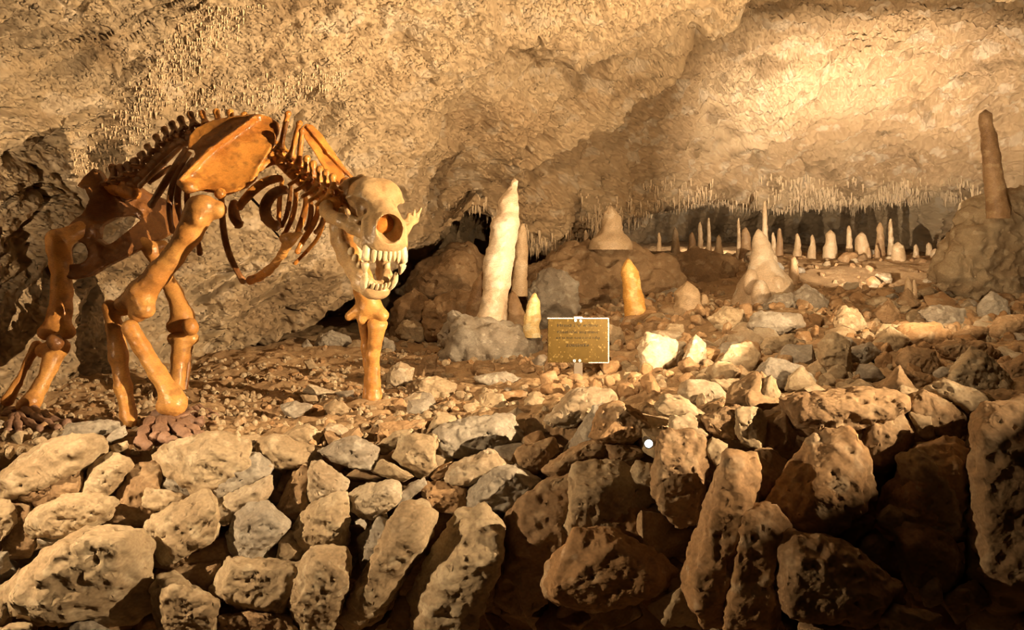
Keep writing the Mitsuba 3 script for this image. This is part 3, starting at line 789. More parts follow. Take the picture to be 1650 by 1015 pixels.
# ------------------------------------------------------------------ the bear skeleton
def bone_colour(a, b, c, o):
    def fn(p, n, uv):
        k = fb(p.x * 9 + o, p.y * 9, p.z * 9, 4)
        m = fb(p.x * 26, p.y * 26 + o, p.z * 26, 3)
        q = mx(mx(a, b, ss(.38, .62, k)), c, ss(.48, .80, m) * .7)
        return q * (.86 + .28 * nz(p.x * 220, p.y * 220, p.z * 220))
    return fn


def bone_grain(p, n, uv):
    return fb(p.x * 60, p.y * 60, p.z * 60, 3)


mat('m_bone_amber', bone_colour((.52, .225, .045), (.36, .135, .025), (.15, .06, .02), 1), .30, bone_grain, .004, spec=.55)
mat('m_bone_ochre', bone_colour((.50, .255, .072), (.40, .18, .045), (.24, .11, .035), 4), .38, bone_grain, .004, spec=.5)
mat('m_bone_brown', bone_colour((.22, .095, .028), (.15, .06, .018), (.10, .04, .014), 6), .34, bone_grain, .004, spec=.5)  # on the pelvis this dark tone is painted shade
mat('m_bone_foot', bone_colour((.25, .15, .10), (.19, .11, .07), (.13, .075, .05), 9), .6, bone_grain, .004)
mat('m_bone_skull', bone_colour((.47, .325, .17), (.41, .265, .125), (.30, .18, .08), 11), .36, bone_grain, .003, spec=.5)
mat('m_bone_nasal', bone_colour((.50, .20, .035), (.40, .15, .03), (.28, .10, .02), 13), .4)
mat('m_tooth', bone_colour((.80, .68, .46), (.72, .56, .33), (.55, .36, .15), 15), .28, spec=.55)
mat('m_rod', (.04, .035, .03), .4, metallic=.6)

bear = thing('bear_skeleton', 'mounted orange-brown bear skeleton striding over the clay with open toothed jaws', 'skeleton')


def J(px, py, Y, r):
    return at(px, py, Y), r / F * Y


def bone(name, nodes, m='m_bone_amber', extra=(), ops=(), k=.016, h=.0058, label=None, parent=None, wob=.006, seed=0):
    """A bone through the joints (px, py, Y, radius in px); extra: further strands of joints that merge with it."""
    ch = []
    for strand in (nodes, *extra):
        js = [J(*n) for n in strand]
        if len(js) == 1:
            ch.append((js[0][0], (js[0][1],) * 3))
        ch += [(a[0], b[0], a[1], b[1]) for a, b in zip(js, js[1:])]
    o = []
    for q in ops:
        c, r = J(*q[:4])
        o.append((c, (r, r * (q[4] if len(q) > 4 else 1), r)))
    return obj(name, mikit.ply(blob(ch, k, h, o, wob, seed), m, True), parent or bear, label)


# --- legs
bone('humerus', [(322, 340, 3.24, 25), (304, 377, 3.24, 19.5), (280, 414, 3.24, 17), (255, 442, 3.24, 19), (228, 474, 3.25, 22)], 'm_bone_ochre',
     [[(325, 336, 3.24, 21), (350, 338, 3.24, 15)], [(228, 474, 3.25, 22), (196, 490, 3.27, 12)], [(228, 474, 3.25, 22), (222, 505, 3.24, 14)], [(228, 474, 3.25, 20), (235, 498, 3.22, 15)],
      [(330, 330, 3.22, 16), (318, 352, 3.2, 12)]], seed=1)
bone('ulna', [(176, 494, 3.28, 10), (186, 530, 3.28, 14), (191, 575, 3.27, 14), (199, 625, 3.25, 12.5), (207, 668, 3.22, 12), (210, 680, 3.2, 10)], 'm_bone_ochre', [[(176, 494, 3.28, 9), (200, 500, 3.28, 9)]], seed=2)
bone('radius', [(210, 528, 3.2, 14), (228, 560, 3.2, 13), (254, 601, 3.19, 13.5), (275, 637, 3.18, 17), (281, 650, 3.17, 21)], 'm_bone_ochre', [[(275, 637, 3.18, 15), (262, 655, 3.16, 11)]], seed=3)
bone('humerus', [(556, 322, 3.5, 17), (566, 370, 3.5, 15), (578, 425, 3.52, 14), (590, 470, 3.53, 19), (596, 495, 3.53, 18)], 'm_bone_ochre',
     [[(596, 490, 3.53, 16), (563, 509, 3.53, 8)], [(596, 495, 3.53, 14), (583, 515, 3.51, 8)], [(596, 495, 3.53, 16), (616, 508, 3.51, 11)]], seed=4)
bone('radius', [(607, 526, 3.52, 14), (601, 573, 3.53, 11), (601, 617, 3.54, 11), (603, 640, 3.54, 14)], 'm_bone_ochre', [[(600, 520, 3.52, 8), (616, 522, 3.52, 8)]], ops=[(603, 625, 3.48, 3, 1)], seed=5)
bone('ulna', [(586, 520, 3.56, 9), (590, 560, 3.57, 7), (594, 610, 3.57, 7), (592, 640, 3.56, 8)], 'm_bone_ochre', seed=6)
bone('femur', [(95, 388, 3.80, 18), (98, 425, 3.80, 16), (100, 470, 3.78, 15.5), (97, 503, 3.74, 18), (93, 525, 3.72, 19)], 'm_bone_ochre',
     [[(95, 388, 3.80, 17), (134, 368, 3.88, 14)], [(88, 384, 3.78, 13), (92, 400, 3.8, 16)], [(93, 515, 3.72, 15), (74, 535, 3.71, 13)], [(93, 515, 3.72, 15), (108, 534, 3.71, 13)]], seed=7)
bone('patella', [(88, 549, 3.63, 12), (90, 553, 3.63, 12)], 'm_bone_brown', wob=.002)
bone('tibia', [(90, 562, 3.72, 18), (79, 594, 3.69, 12), (66, 622, 3.65, 11.5), (50, 648, 3.60, 15)], 'm_bone_ochre', [[(98, 560, 3.72, 14), (70, 564, 3.72, 12)], [(50, 648, 3.6, 14), (36, 655, 3.58, 10)]], seed=8)
bone('fibula', [(59, 556, 3.76, 8), (43, 587, 3.74, 6), (28, 618, 3.7, 6), (12, 645, 3.66, 10)], 'm_bone_ochre', seed=9)
bone('femur', [(244, 402, 4.12, 12), (262, 436, 4.12, 11), (282, 475, 4.10, 12.5), (294, 508, 4.07, 17), (297, 520, 4.06, 17)], 'm_bone_ochre',
     [[(244, 402, 4.12, 12), (222, 385, 4.1, 10)], [(244, 402, 4.12, 10), (262, 396, 4.15, 9)], [(294, 512, 4.07, 14), (279, 526, 4.05, 11)]], seed=10)
bone('patella', [(306, 524, 3.98, 12), (308, 529, 3.98, 12)], 'm_bone_ochre', wob=.002)
bone('tibia', [(294, 548, 4.06, 17), (290, 575, 4.05, 13), (286, 605, 4.03, 11), (285, 640, 4.0, 13)], 'm_bone_ochre', [[(280, 546, 4.06, 10), (310, 546, 4.06, 10)]], seed=11)
bone('fibula', [(306, 560, 4.1, 5), (302, 595, 4.09, 3.6), (297, 632, 4.06, 5)], 'm_bone_brown', seed=12)


# --- feet: heel bones and five toes each, every toe of knuckled bones
def toes(foot, lists, Y0, x0, y0, s, r, m='m_bone_foot'):
    for k, line in enumerate(lists):
        pts = np.array(line, float) / s + [x0, y0]
        js = []
        for i, (px, py) in enumerate(pts):
            Y = (CAMZ - gz) * F / (py - HY) - .02
            js.append((px, py - r * .4, Y, r * (1.18 if i < len(pts) - 1 else 1.0)))
        ch = []
        for i in range(len(js) - 1):                       # each bone narrows in the middle between its knuckles
            a, b = js[i], js[i + 1]
            mid = tuple((np.array(a) + b) / 2)
            mid = (*mid[:3], a[3] * .56)
            ch += [(J(*a)[0], J(*mid)[0], J(*a)[1], J(*mid)[1]), (J(*mid)[0], J(*b)[0], J(*mid)[1], J(*b)[1])]
        obj('toe', mikit.ply(blob(ch, .002, .004, (), .003, k), m, True), foot)


def tarsals(foot, spots, x0, y0, s, r):
    ch = []
    for u, v in spots:
        px, py = u / s + x0, v / s + y0
        Y = (CAMZ - gz) * F / (py - HY) + .02
        c, rr = J(px, py - r * .3, Y, r)
        ch.append((c, (rr, rr, rr * .75)))
    obj('ankle_bone', mikit.ply(blob(ch, .008, .0045, (), .003, 3), 'm_bone_foot', True), foot)


gz = .012
paw = obj('front_paw', mikit.ply(blob([(*[J(*q)[0] for q in ((252, 668, 3.2, 9), (285, 668, 3.2, 10))], .022, .026), (*[J(*q)[0] for q in ((268, 674, 3.17, 9), (300, 672, 3.17, 10))], .022, .022)], .012, .005, (), .006, 2), 'm_bone_foot', True), bear, 'dusty purplish brown front paw')
toes(paw, [[(1110, 250), (1060, 320), (1040, 390), (1085, 420)], [(1190, 240), (1170, 305), (1145, 360)], [(1215, 245), (1200, 310), (1215, 365), (1270, 385)], [(1250, 245), (1320, 300), (1360, 335), (1400, 365)],
           [(1290, 225), (1360, 270), (1430, 310), (1480, 350)], [(1330, 215), (1400, 245), (1470, 245)]], 0, 0, 630, 4.583, 9.2)
tarsals(paw, [(1120, 215), (1230, 200), (1330, 195), (1400, 175), (1440, 190)], 0, 630, 4.583, 8)
gz = -.025
paw = obj('hind_paw', mikit.ply(blob([(*[J(*q)[0] for q in ((15, 664, 3.6, 9), (48, 662, 3.6, 10))], .024, .026), (*[J(*q)[0] for q in ((25, 672, 3.56, 9), (60, 670, 3.56, 10))], .024, .022)], .012, .005, (), .006, 4), 'm_bone_foot', True), bear, 'dusty purplish brown hind paw')
toes(paw, [[(95, 205), (70, 260), (60, 310)], [(120, 200), (130, 260), (140, 320)], [(140, 190), (220, 250), (290, 290)], [(190, 150), (270, 200), (350, 250), (425, 285)], [(250, 150), (330, 190), (400, 230), (490, 245), (560, 240)]], 0, 0, 630, 4.583, 6.4)
tarsals(paw, [(50, 180), (90, 160), (170, 140), (220, 140)], 0, 630, 4.583, 8)
gz = 0.0
paw = obj('hind_paw', mikit.ply(blob([(*[J(*q)[0] for q in ((285, 652, 3.95, 9), (305, 655, 3.9, 9))], .03, .028)], .012, .006, (), .006, 5), 'm_bone_foot', True), bear)
toes(paw, [[(1400, 150), (1450, 190), (1490, 215)], [(1440, 140), (1500, 180), (1540, 205)], [(1470, 130), (1540, 160), (1590, 190)]], 0, 0, 630, 4.583, 5)


# --- flat bones: an outline in the picture plane, bent in depth, with thickness and swollen rims
def poly_sdf(U_, V_, poly):
    p = np.asarray(poly, float)
    d, sgn = np.full(np.broadcast(U_, V_).shape, 1e9), np.ones(np.broadcast(U_, V_).shape)
    for a, b in zip(p, np.roll(p, -1, 0)):
        e = b - a
        w0, w1 = U_ - a[0], V_ - a[1]
        t = np.clip((w0 * e[0] + w1 * e[1]) / (e @ e), 0, 1)
        d = np.minimum(d, (w0 - e[0] * t) ** 2 + (w1 - e[1] * t) ** 2)
        c1, c2, c3 = V_ >= a[1], V_ < b[1], e[0] * w1 > e[1] * w0
        flip = (c1 & c2 & c3) | (~c1 & ~c2 & ~c3)
        sgn = np.where(flip, -sgn, sgn)
    return sgn * np.sqrt(d)


def flat_bone(name, outline, Y0, depth, thick, m, holes=(), ridges=(), knobs=(), h=.006, rim=.5, label=None, wob=.004):
    """outline, holes in pixels; depth(px, py): offset in metres from Y0; ridges: (line of pixels, height, width); knobs: joints merged in."""
    sc = Y0 / F
    pix = lambda q: np.stack([(np.asarray(q, float)[:, 0] - 825) * sc, CAMZ + (HY - np.asarray(q, float)[:, 1]) * sc], 1)  # noqa: E731
    o = pix(outline)
    hs = [pix(q) for q in holes]
    lo, hi = o.min(0) - .03, o.max(0) + .03
    gu, gw = np.meshgrid(np.linspace(0, 1, 30), np.linspace(0, 1, 30))
    dd = depth(np.array(outline)[:, 0], np.array(outline)[:, 1])
    extra = max([r[1] for r in ridges], default=0) + .04
    kn = [J(*q) for q in knobs]
    for c, r in kn:
        lo, hi = np.minimum(lo, c[[0, 2]] - r - .02), np.maximum(hi, c[[0, 2]] + r + .02)

    def fn(x, y, z):
        d2 = poly_sdf(x, z, o)
        for q in hs:
            d2 = smax(d2, -poly_sdf(x, z, q), .008)
        px, py = 825 + x / sc, HY - (z - CAMZ) / sc
        w = (y - Y0) - depth(px, py)
        th = thick * (.55 + rim * np.exp(-(d2 / .014) ** 2) + .25 * np.exp(-(d2 / .05) ** 2))
        d = smax(d2, np.abs(w) - th, .012)
        for line, height, width in ridges:
            l = pix(line)
            for a, b in zip(l, l[1:]):
                e = b - a
                t = np.clip(((x - a[0]) * e[0] + (z - a[1]) * e[1]) / (e @ e), 0, 1)
                r = np.sqrt((x - a[0] - e[0] * t) ** 2 + (z - a[1] - e[1] * t) ** 2)
                fin = smax(r - width * (1 - .6 * np.clip(-w / height, 0, 1)), np.abs(w + height * .5) - height * .5, .006)
                d = smin(d, fin, .014)
        for c, r in kn:
            d = smin(d, np.sqrt((x - c[0]) ** 2 + (y - c[1]) ** 2 + (z - c[2]) ** 2) - r, .02)
        return d
    v, f = surface_nets(fn, [lo[0], Y0 + dd.min() - extra - .03, lo[1]], [hi[0], Y0 + dd.max() + .07, hi[1]], h)
    if wob:
        v = v + vnormals(v, f) * (wob * (meshkit.fbm(v * 14, 3, 5) - .5) * 2)[:, None]
    return obj(name, mikit.ply((v, f), m, True), bear, label)


# right shoulder blade, its back part folded away and its ridge (spine) standing up towards the path
def blade(px, py):
    side = ((px - 405) * (300 - 185) - (py - 185) * (300 - 405)) / 156.0      # pixels to the right of the ridge line
    return np.where(side < 0, -.0008 * side, 0) + .0012 * np.maximum(side, 0) * (1 - np.maximum(side, 0) / 160) + (py - 250) * -.0012


flat_bone('scapula', [(292, 214), (300, 199), (328, 186), (365, 180), (400, 178), (424, 182), (437, 191), (440, 208), (434, 232), (416, 272), (412, 290), (398, 304), (380, 312), (366, 316), (350, 312), (330, 309), (312, 309), (294, 300), (293, 292),
                      (306, 280), (313, 268), (314, 252), (306, 240), (296, 238)], 3.36, blade, .014, 'm_bone_amber', ridges=[([(404, 186), (340, 243), (304, 292)], .048, .014)],
          knobs=[(305, 300, 3.30, 11), (355, 312, 3.28, 9)], label='broad amber shoulder blade with a standing ridge')
flat_bone('scapula', [(484, 205), (489, 197), (499, 199), (515, 215), (532, 240), (545, 262), (554, 287), (550, 299), (540, 297), (524, 275), (506, 246), (490, 222)], 3.56,
          lambda px, py: (py - 250) * -.0015 + .002 * (px - 510), .013, 'm_bone_amber', ridges=[([(494, 203), (528, 245), (566, 288)], .035, .010)], knobs=[(558, 296, 3.5, 11)], label='far shoulder blade seen nearly edge on')
# pelvis; its dark brown holds the shade thrown on it by the chest
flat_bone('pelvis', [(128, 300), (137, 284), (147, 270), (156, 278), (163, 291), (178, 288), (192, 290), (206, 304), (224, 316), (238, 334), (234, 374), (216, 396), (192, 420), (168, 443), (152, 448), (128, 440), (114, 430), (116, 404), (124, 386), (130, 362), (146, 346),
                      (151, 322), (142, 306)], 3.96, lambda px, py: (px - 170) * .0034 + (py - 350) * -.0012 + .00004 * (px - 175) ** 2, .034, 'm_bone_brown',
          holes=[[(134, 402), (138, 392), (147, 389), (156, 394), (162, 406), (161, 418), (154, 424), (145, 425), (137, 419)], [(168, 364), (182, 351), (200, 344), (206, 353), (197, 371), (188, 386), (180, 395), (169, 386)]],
          ridges=[([(148, 346), (140, 365), (126, 378)], .03, .014)], knobs=[(138, 370, 3.9, 20), (225, 338, 4.12, 14), (206, 312, 4.02, 13)], rim=.3, label='pelvis with two openings, shade of the chest put into its dark brown')

# --- backbone
SP = spline([(176, 302, 4.02), (205, 300, 3.97), (232, 283, 3.9), (258, 254, 3.82), (282, 235, 3.74), (305, 224, 3.67), (345, 216, 3.60), (388, 222, 3.53), (425, 240, 3.48), (452, 260, 3.44), (474, 281, 3.40), (496, 300, 3.33), (520, 318, 3.22), (543, 330, 3.12)], 200)
SPW = np.array([at(*q) for q in SP])
arc = np.concatenate([[0], np.cumsum(np.linalg.norm(np.diff(SPW, axis=0), axis=1))])


def vertebra(kind, seed):
    """Along +x, spinous process along +z; unit: metres."""
    tall = {'lumbar': .045, 'thoracic': .15, 'cervical': .05, 'hind': .05}[kind]
    wide = {'lumbar': .085, 'thoracic': .05, 'cervical': .075, 'hind': .055}[kind]
    ch = [((-.024, 0, 0), (.024, 0, 0), .029, .029), ((0, -.022, .03), (0, -.012, .058), .012, .011), ((0, .022, .03), (0, .012, .058), .012, .011),
          ((0, 0, .058), (-.012 - tall * .18, 0, .058 + tall), .014, .011 if kind == 'thoracic' else .014), ((-.012 - tall * .18, -.004, .058 + tall), (-.012 - tall * .18, .004, .062 + tall), .0115, .0115)]
    for s in (-1, 1):
        ch += [((0, s * .022, .02), (.010, s * wide, .016 if kind != 'cervical' else -.01), .011, .009), ((.01, s * .02, .05), (.034, s * .022, .052), .010, .008)]
    if kind == 'lumbar':
        ch += [((.012, 0, .06), (.002, 0, .058 + tall), .010, .011)]
    return mikit.ply(blob(ch, .012, .0052, [((0, 0, .045), (.05, .010, .010))], .004, seed), 'm_bone_amber', True)


VT = {k: vertebra(k, i) for i, k in enumerate(('lumbar', 'hind', 'thoracic', 'cervical'))}
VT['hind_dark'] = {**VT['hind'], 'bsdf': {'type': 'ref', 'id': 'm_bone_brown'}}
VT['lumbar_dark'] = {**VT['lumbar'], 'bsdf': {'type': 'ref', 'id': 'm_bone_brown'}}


def frame(o, x, z, s=1.0):
    x = unit(x); y = unit(np.cross(z, x)); z = np.cross(x, y)
    m = np.eye(4)
    m[:3, 0], m[:3, 1], m[:3, 2], m[:3, 3] = x * s, y * s, z * s, o
    return T(m.tolist())


nvert = 25
for k in range(nvert):
    a = arc[-1] * (k + .4) / nvert
    i = int(np.argmin(np.abs(arc - a)))
    d = SPW[min(i + 3, 199)] - SPW[max(i - 3, 0)]
    px = SP[i, 0]
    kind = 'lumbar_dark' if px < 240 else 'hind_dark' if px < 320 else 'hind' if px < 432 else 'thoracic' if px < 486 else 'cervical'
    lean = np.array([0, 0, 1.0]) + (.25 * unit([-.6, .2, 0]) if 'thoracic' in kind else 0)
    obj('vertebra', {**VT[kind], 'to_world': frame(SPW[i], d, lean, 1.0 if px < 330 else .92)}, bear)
bone('sacrum', [(176, 300, 4.02, 12), (205, 306, 3.98, 13), (218, 312, 3.95, 9)], 'm_bone_amber', [[(190, 300, 4.0, 12), (215, 300, 3.95, 8)]], k=.02, seed=20)


# --- ribs
def rib(pts, r, m='m_bone_brown', flat=.6, n=26):
    q = spline(pts, n)
    w = np.array([at(*a) for a in q])
    t = np.linspace(0, 1, n)
    rad = r / F * q[:, 2] * (.85 + .3 * np.sin(t * 3.1)) * (1 + .25 * (t > .93))
    obj('rib', mikit.ply(tube(w, rad, 10, flat, (.3, -1, .2)), m, True), bear)


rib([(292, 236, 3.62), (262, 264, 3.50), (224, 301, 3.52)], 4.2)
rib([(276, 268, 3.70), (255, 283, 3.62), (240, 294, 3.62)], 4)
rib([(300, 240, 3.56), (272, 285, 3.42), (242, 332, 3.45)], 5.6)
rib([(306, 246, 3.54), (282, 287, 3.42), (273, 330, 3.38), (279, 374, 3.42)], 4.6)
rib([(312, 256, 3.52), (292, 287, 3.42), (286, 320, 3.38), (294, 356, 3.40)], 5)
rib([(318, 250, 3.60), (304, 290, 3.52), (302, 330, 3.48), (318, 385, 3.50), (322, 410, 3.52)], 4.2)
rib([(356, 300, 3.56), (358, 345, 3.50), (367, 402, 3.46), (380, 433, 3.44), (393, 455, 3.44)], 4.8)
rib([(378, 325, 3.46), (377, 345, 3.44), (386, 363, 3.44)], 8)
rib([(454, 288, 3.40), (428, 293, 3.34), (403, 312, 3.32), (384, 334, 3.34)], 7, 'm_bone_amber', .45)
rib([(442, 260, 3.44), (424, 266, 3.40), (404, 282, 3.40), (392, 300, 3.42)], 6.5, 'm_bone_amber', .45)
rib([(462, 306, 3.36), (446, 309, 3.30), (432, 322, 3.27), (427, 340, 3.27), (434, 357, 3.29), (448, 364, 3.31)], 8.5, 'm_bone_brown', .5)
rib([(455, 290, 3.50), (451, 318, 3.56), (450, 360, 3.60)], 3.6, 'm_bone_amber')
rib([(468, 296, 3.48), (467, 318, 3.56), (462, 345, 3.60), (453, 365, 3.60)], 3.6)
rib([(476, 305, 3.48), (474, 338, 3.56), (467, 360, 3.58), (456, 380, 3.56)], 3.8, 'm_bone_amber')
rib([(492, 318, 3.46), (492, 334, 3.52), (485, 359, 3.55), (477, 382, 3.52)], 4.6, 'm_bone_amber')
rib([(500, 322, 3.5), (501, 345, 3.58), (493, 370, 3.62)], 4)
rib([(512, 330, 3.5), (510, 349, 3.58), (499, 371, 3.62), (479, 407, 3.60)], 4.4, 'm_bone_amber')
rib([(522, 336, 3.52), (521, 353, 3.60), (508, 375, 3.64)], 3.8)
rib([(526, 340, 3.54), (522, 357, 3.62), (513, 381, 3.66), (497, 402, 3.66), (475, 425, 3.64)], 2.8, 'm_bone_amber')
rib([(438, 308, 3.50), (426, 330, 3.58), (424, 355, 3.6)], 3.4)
# --- breastbone: a chain of short bones
ST = spline([(470, 380, 3.36), (463, 396, 3.38), (450, 416, 3.42), (436, 432, 3.46), (420, 445, 3.50), (402, 452, 3.54)], 7)
bone('sternum', [(466, 386, 3.36, 11), (458, 402, 3.38, 7)], 'm_bone_ochre', [[(466, 386, 3.36, 9), (484, 376, 3.36, 3)], [(466, 386, 3.36, 9), (457, 384, 3.36, 7)]], k=.01, h=.005)
for a, b in zip(ST[1:], ST[2:]):
    u = (b - a)
    bone('sternum', [(*a + u * .08, 7.5), (*a + u * .5, 6), (*a + u * .88, 7.5)], 'm_bone_ochre' if a[0] > 440 else 'm_bone_amber', k=.004, h=.0045)


def rod(path, r):
    obj('support_rod', mikit.ply(tube([at(*q) for q in path], [r / F * path[0][2]] * len(path), 8), 'm_rod', True), bear, 'thin black supporting rod')


rod([(405, 319, 3.5), (424, 339, 3.48)], 2.2)
rod([(438, 368, 3.40), (452, 384, 3.40)], 1.4)

# --- skull and lower jaw, modelled in centimetres: x to the picture's right, y along the snout, z up
SK_S = .0132
SK_POS = at(627, 367, 2.86)
to_cam = unit(np.array([0, 0, CAMZ]) - SK_POS)
yaw, pitch, roll = math.radians(16), math.radians(14), math.radians(-3)
side = unit(np.cross(to_cam, [0, 0, 1])) * -1                     # the picture's right
fw = unit(to_cam * math.cos(yaw) + side * math.sin(yaw))
rt = unit(np.cross([0, 0, 1], fw))
upv = np.cross(fw, rt)
fw, upv = fw * math.cos(pitch) - upv * math.sin(pitch), upv * math.cos(pitch) + fw * math.sin(pitch)
rt, upv = rt * math.cos(roll) + upv * math.sin(roll), upv * math.cos(roll) - rt * math.sin(roll)
SK_R = np.stack([rt, fw, upv], 1)
SK_ORG = SK_POS - SK_R @ (np.array([0, 19.0, 2.0]) * SK_S)


def skull_world(v):
    return np.asarray(v, float) @ (SK_R * SK_S).T + SK_ORG


def skull_sdf(x, y, z):
    P_ = (x, y, z)
    A_ = (np.abs(x), y, z)
    d = ell(P_, (0, -6, 4.6), (5.6, 9.5, 6.0))
    d = smin(d, ell(A_, (2.5, 3.4, 7.6), (4.6, 5.8, 4.5)), 2.6)
    d = smin(d, ell(P_, (0, 2.4, 8.6), (4.2, 6.0, 3.5)), 2.0)
    d = smin(d, cone(P_, (0, 6, 3.2), np.array([0, 16.6, 1.0]), 5.8, 5.0), 2.2)
    d = smin(d, ell(P_, (0, 13.0, -1.6), (5.7, 8.0, 4.0)), 1.6)
    d = smin(d, ell(P_, (0, 18.4, -2.4), (5.0, 2.9, 3.1)), 1.4)
    d = smin(d, cone(A_, np.array([4.9, 16.8, -3]), np.array([5.0, 14, 2]), 1.7, 1.3), 1.2)     # canine root
    L_ = (-x, y, z)
    arch = [(4.6, 10.6, -1.2, 2.3), (7.2, 8.6, -.7, 2.1), (9.6, 5.0, .0, 1.9), (11.4, 0.5, -.2, 1.8), (12.0, -4.5, .2, 1.8), (11.2, -8.6, .6, 1.9), (8.2, -12, 1.2, 2.2)]
    for i, (a, b) in enumerate(zip(arch, arch[1:])):
        d = smin(d, cone(L_, np.array(a[:3]), np.array(b[:3]), a[3], b[3]), .9)
        if i < 2:
            d = smin(d, cone(P_, np.array(a[:3]), np.array(b[:3]), a[3], b[3] - .3), .9)
    for a, b, ra, rb in (((9.4, 5, .2), (12.2, 3.4, 1.2), 1.6, 1.1), ((12.2, 3.4, 1.2), (14.0, 2.4, 4.6), 1.0, .35), ((11.4, 3.8, 1.2), (12.0, 2.8, 4.2), .8, .25), ((10.2, 4.4, 1.0), (10.6, 3.6, 3.0), .8, .3)):
        d = smin(d, cone(P_, np.array(a), np.array(b), ra, rb), .4)                                     # the broken cheek arch at the picture's right
    d = smin(d, cone(A_, np.array([5.2, 4.2, 7.6]), np.array([7.9, 2.6, 6.2]), 1.5, .7), 1.2)     # upper orbit spur
    d = smin(d, cone(P_, (0, -1, 9.6), np.array([0, -15.0, 9.4]), .9, .8), 1.6)
    d = smin(d, ell(P_, (0, -15, 4), (7.2, 2.6, 5.6)), 1.5)
    d = smin(d, cone(A_, np.array([7.4, -13, 0]), np.array([7.8, -14, -3.4]), 2.1, 1.2), 1.4)
    d = smin(d, ell(A_, (2.5, -18, -.2), (1.9, 1.9, 1.9)), .8)
    d = smin(d, ell(P_, (0, -7, -1.2), (4.6, 10, 2.4)), 1.4)
    d = smax(d, -ell(A_, (6.0, 8.4, 4.3), (2.7, 4.0, 2.9)), .5)                                       # eye sockets
    d = smax(d, -ell(A_, (8.2, 7.2, 5.0), (3.0, 4.0, 2.7)), .5)
    rimc = [(4.6, 11.4, 3.0, .8), (6.2, 10.8, 1.5, .85), (8.0, 9.2, 1.8, .8), (9.0, 7.2, 3.4, .6)]
    for a, b in zip(rimc, rimc[1:]):                                                                 # crescent rim under each socket
        d = smin(d, cone(A_, np.array(a[:3]), np.array(b[:3]), a[3], b[3]), .6)
    d = smax(d, -ell(P_, (0, 19.6, 1.9), (3.55, 6.6, 3.7)), .45)                                      # nose opening
    d = smax(d, -ell(A_, (5.9, 10.4, 1.2), (.9, 1.6, .8)), .3)                                        # hole below the eye
    d = smax(d, -ell(P_, (0, 12.5, -6.6), (3.5, 9.0, 3.2)), .8)                                        # palate
    return d


v, f = surface_nets(skull_sdf, (-15, -21, -7.5), (16, 23.5, 13), .28)
nn = vnormals(v, f)
v = v + nn * (.28 * (meshkit.fbm(v * .55, 4, 3) - .5) - .18 * np.clip(meshkit.noise(v * 1.6, 8) - .72, 0, 1) * 2)[:, None]
skull = obj('skull', mikit.ply((skull_world(v), f), 'm_bone_skull', True), bear, 'pale tan skull with steep forehead and large nose opening')
# nasal chamber lining
v, f = blob([((0, 11.6, 1.9), (3.9, 4.2, 4.0)), ((0, 15.5, 4.6), (0, 13.5, -.5), .55, .5)], 1, .3)
obj('nasal_bone', mikit.ply((skull_world(v), f), 'm_bone_nasal', True), skull, 'rust orange inside of the nose')
JAW = math.radians(22)
PIV = np.array([0, -9.0, -1.0])


def jaw_world(v):
    q = np.asarray(v, float) - PIV
    c, s = math.cos(-JAW), math.sin(-JAW)
    return skull_world(np.stack([q[:, 0], c * q[:, 1] - s * q[:, 2], s * q[:, 1] + c * q[:, 2]], 1) + PIV)


def jaw_sdf(x, y, z):
    A_ = (np.abs(x), y, z)
    body = [(1.9, 18.0, -7.4, 2.1), (3.6, 14.5, -8.4, 2.2), (4.4, 8.5, -8.9, 2.0), (5.8, 2, -8.8, 2.1), (7.2, -4, -7.4, 1.9), (8.0, -8, -5.4, 1.5)]
    d = None
    for a, b in zip(body, body[1:]):
        e = cone(A_, np.array(a[:3]), np.array(b[:3]), a[3], b[3])
        d = e if d is None else smin(d, e, 1.0)
    for a, b in zip(body, body[1:]):                                   # deep flat body of the jaw
        d = smin(d, cone(A_, np.array(a[:3]) + [.2, -.5, 2.0], np.array(b[:3]) + [.2, -.5, 3.0], a[3] * .66, b[3] * .72), .8)
    d = smin(d, ell((x, y, z), (0, 18.2, -7.6), (3.9, 2.6, 2.7)), 1.2)
    d = smin(d, cone(A_, np.array([8.2, -6, -4]), np.array([8.8, -9, -1]), 1.3, 1.3), 1.0)
    ram = [(6.9, -1.5, -6.5), (7.6, -2.5, -1), (8.0, -4.2, 3.6)]
    for a, b in zip(ram, ram[1:]):
        d = smin(d, cone(A_, np.array(a), np.array(b), 1.2, .8), 1.2)
    d = smin(d, cone(A_, np.array([7.7, -6, -4.5]), np.array([7.9, -4.4, 2.2]), 1.0, .7), 1.2)
    d = smax(d, -ell(A_, (9.4, -3.6, -2.4), (1.2, 2.4, 2.6)), .7)
    return d


v, f = surface_nets(jaw_sdf, (-11.5, -12, -12.5), (11.5, 22.5, 6), .30)
v = v + vnormals(v, f) * (.25 * (meshkit.fbm(v * .6, 3, 9) - .5))[:, None]
jaw = obj('lower_jaw', mikit.ply((jaw_world(v), f), 'm_bone_skull', True), bear, 'tan lower jaw hanging open')


def tooth(parent, to, base, tip, r, bend=(0, 0, 0)):
    base, tip = np.array(base, float), np.array(tip, float)
    n = 9
    t = np.linspace(0, 1, n)[:, None]
    path = base + (tip - base) * t + np.array(bend) * (4 * t * (1 - t))
    rad = r * np.sqrt(np.clip(1 - (t[:, 0] * .97) ** 2.2, 0, 1)) * (.85 + .25 * np.sin(t[:, 0] * 2.4))
    vv, ff = tube(path, rad + .05, 10)
    obj('tooth', mikit.ply((to(vv), ff), 'm_tooth', True), parent)


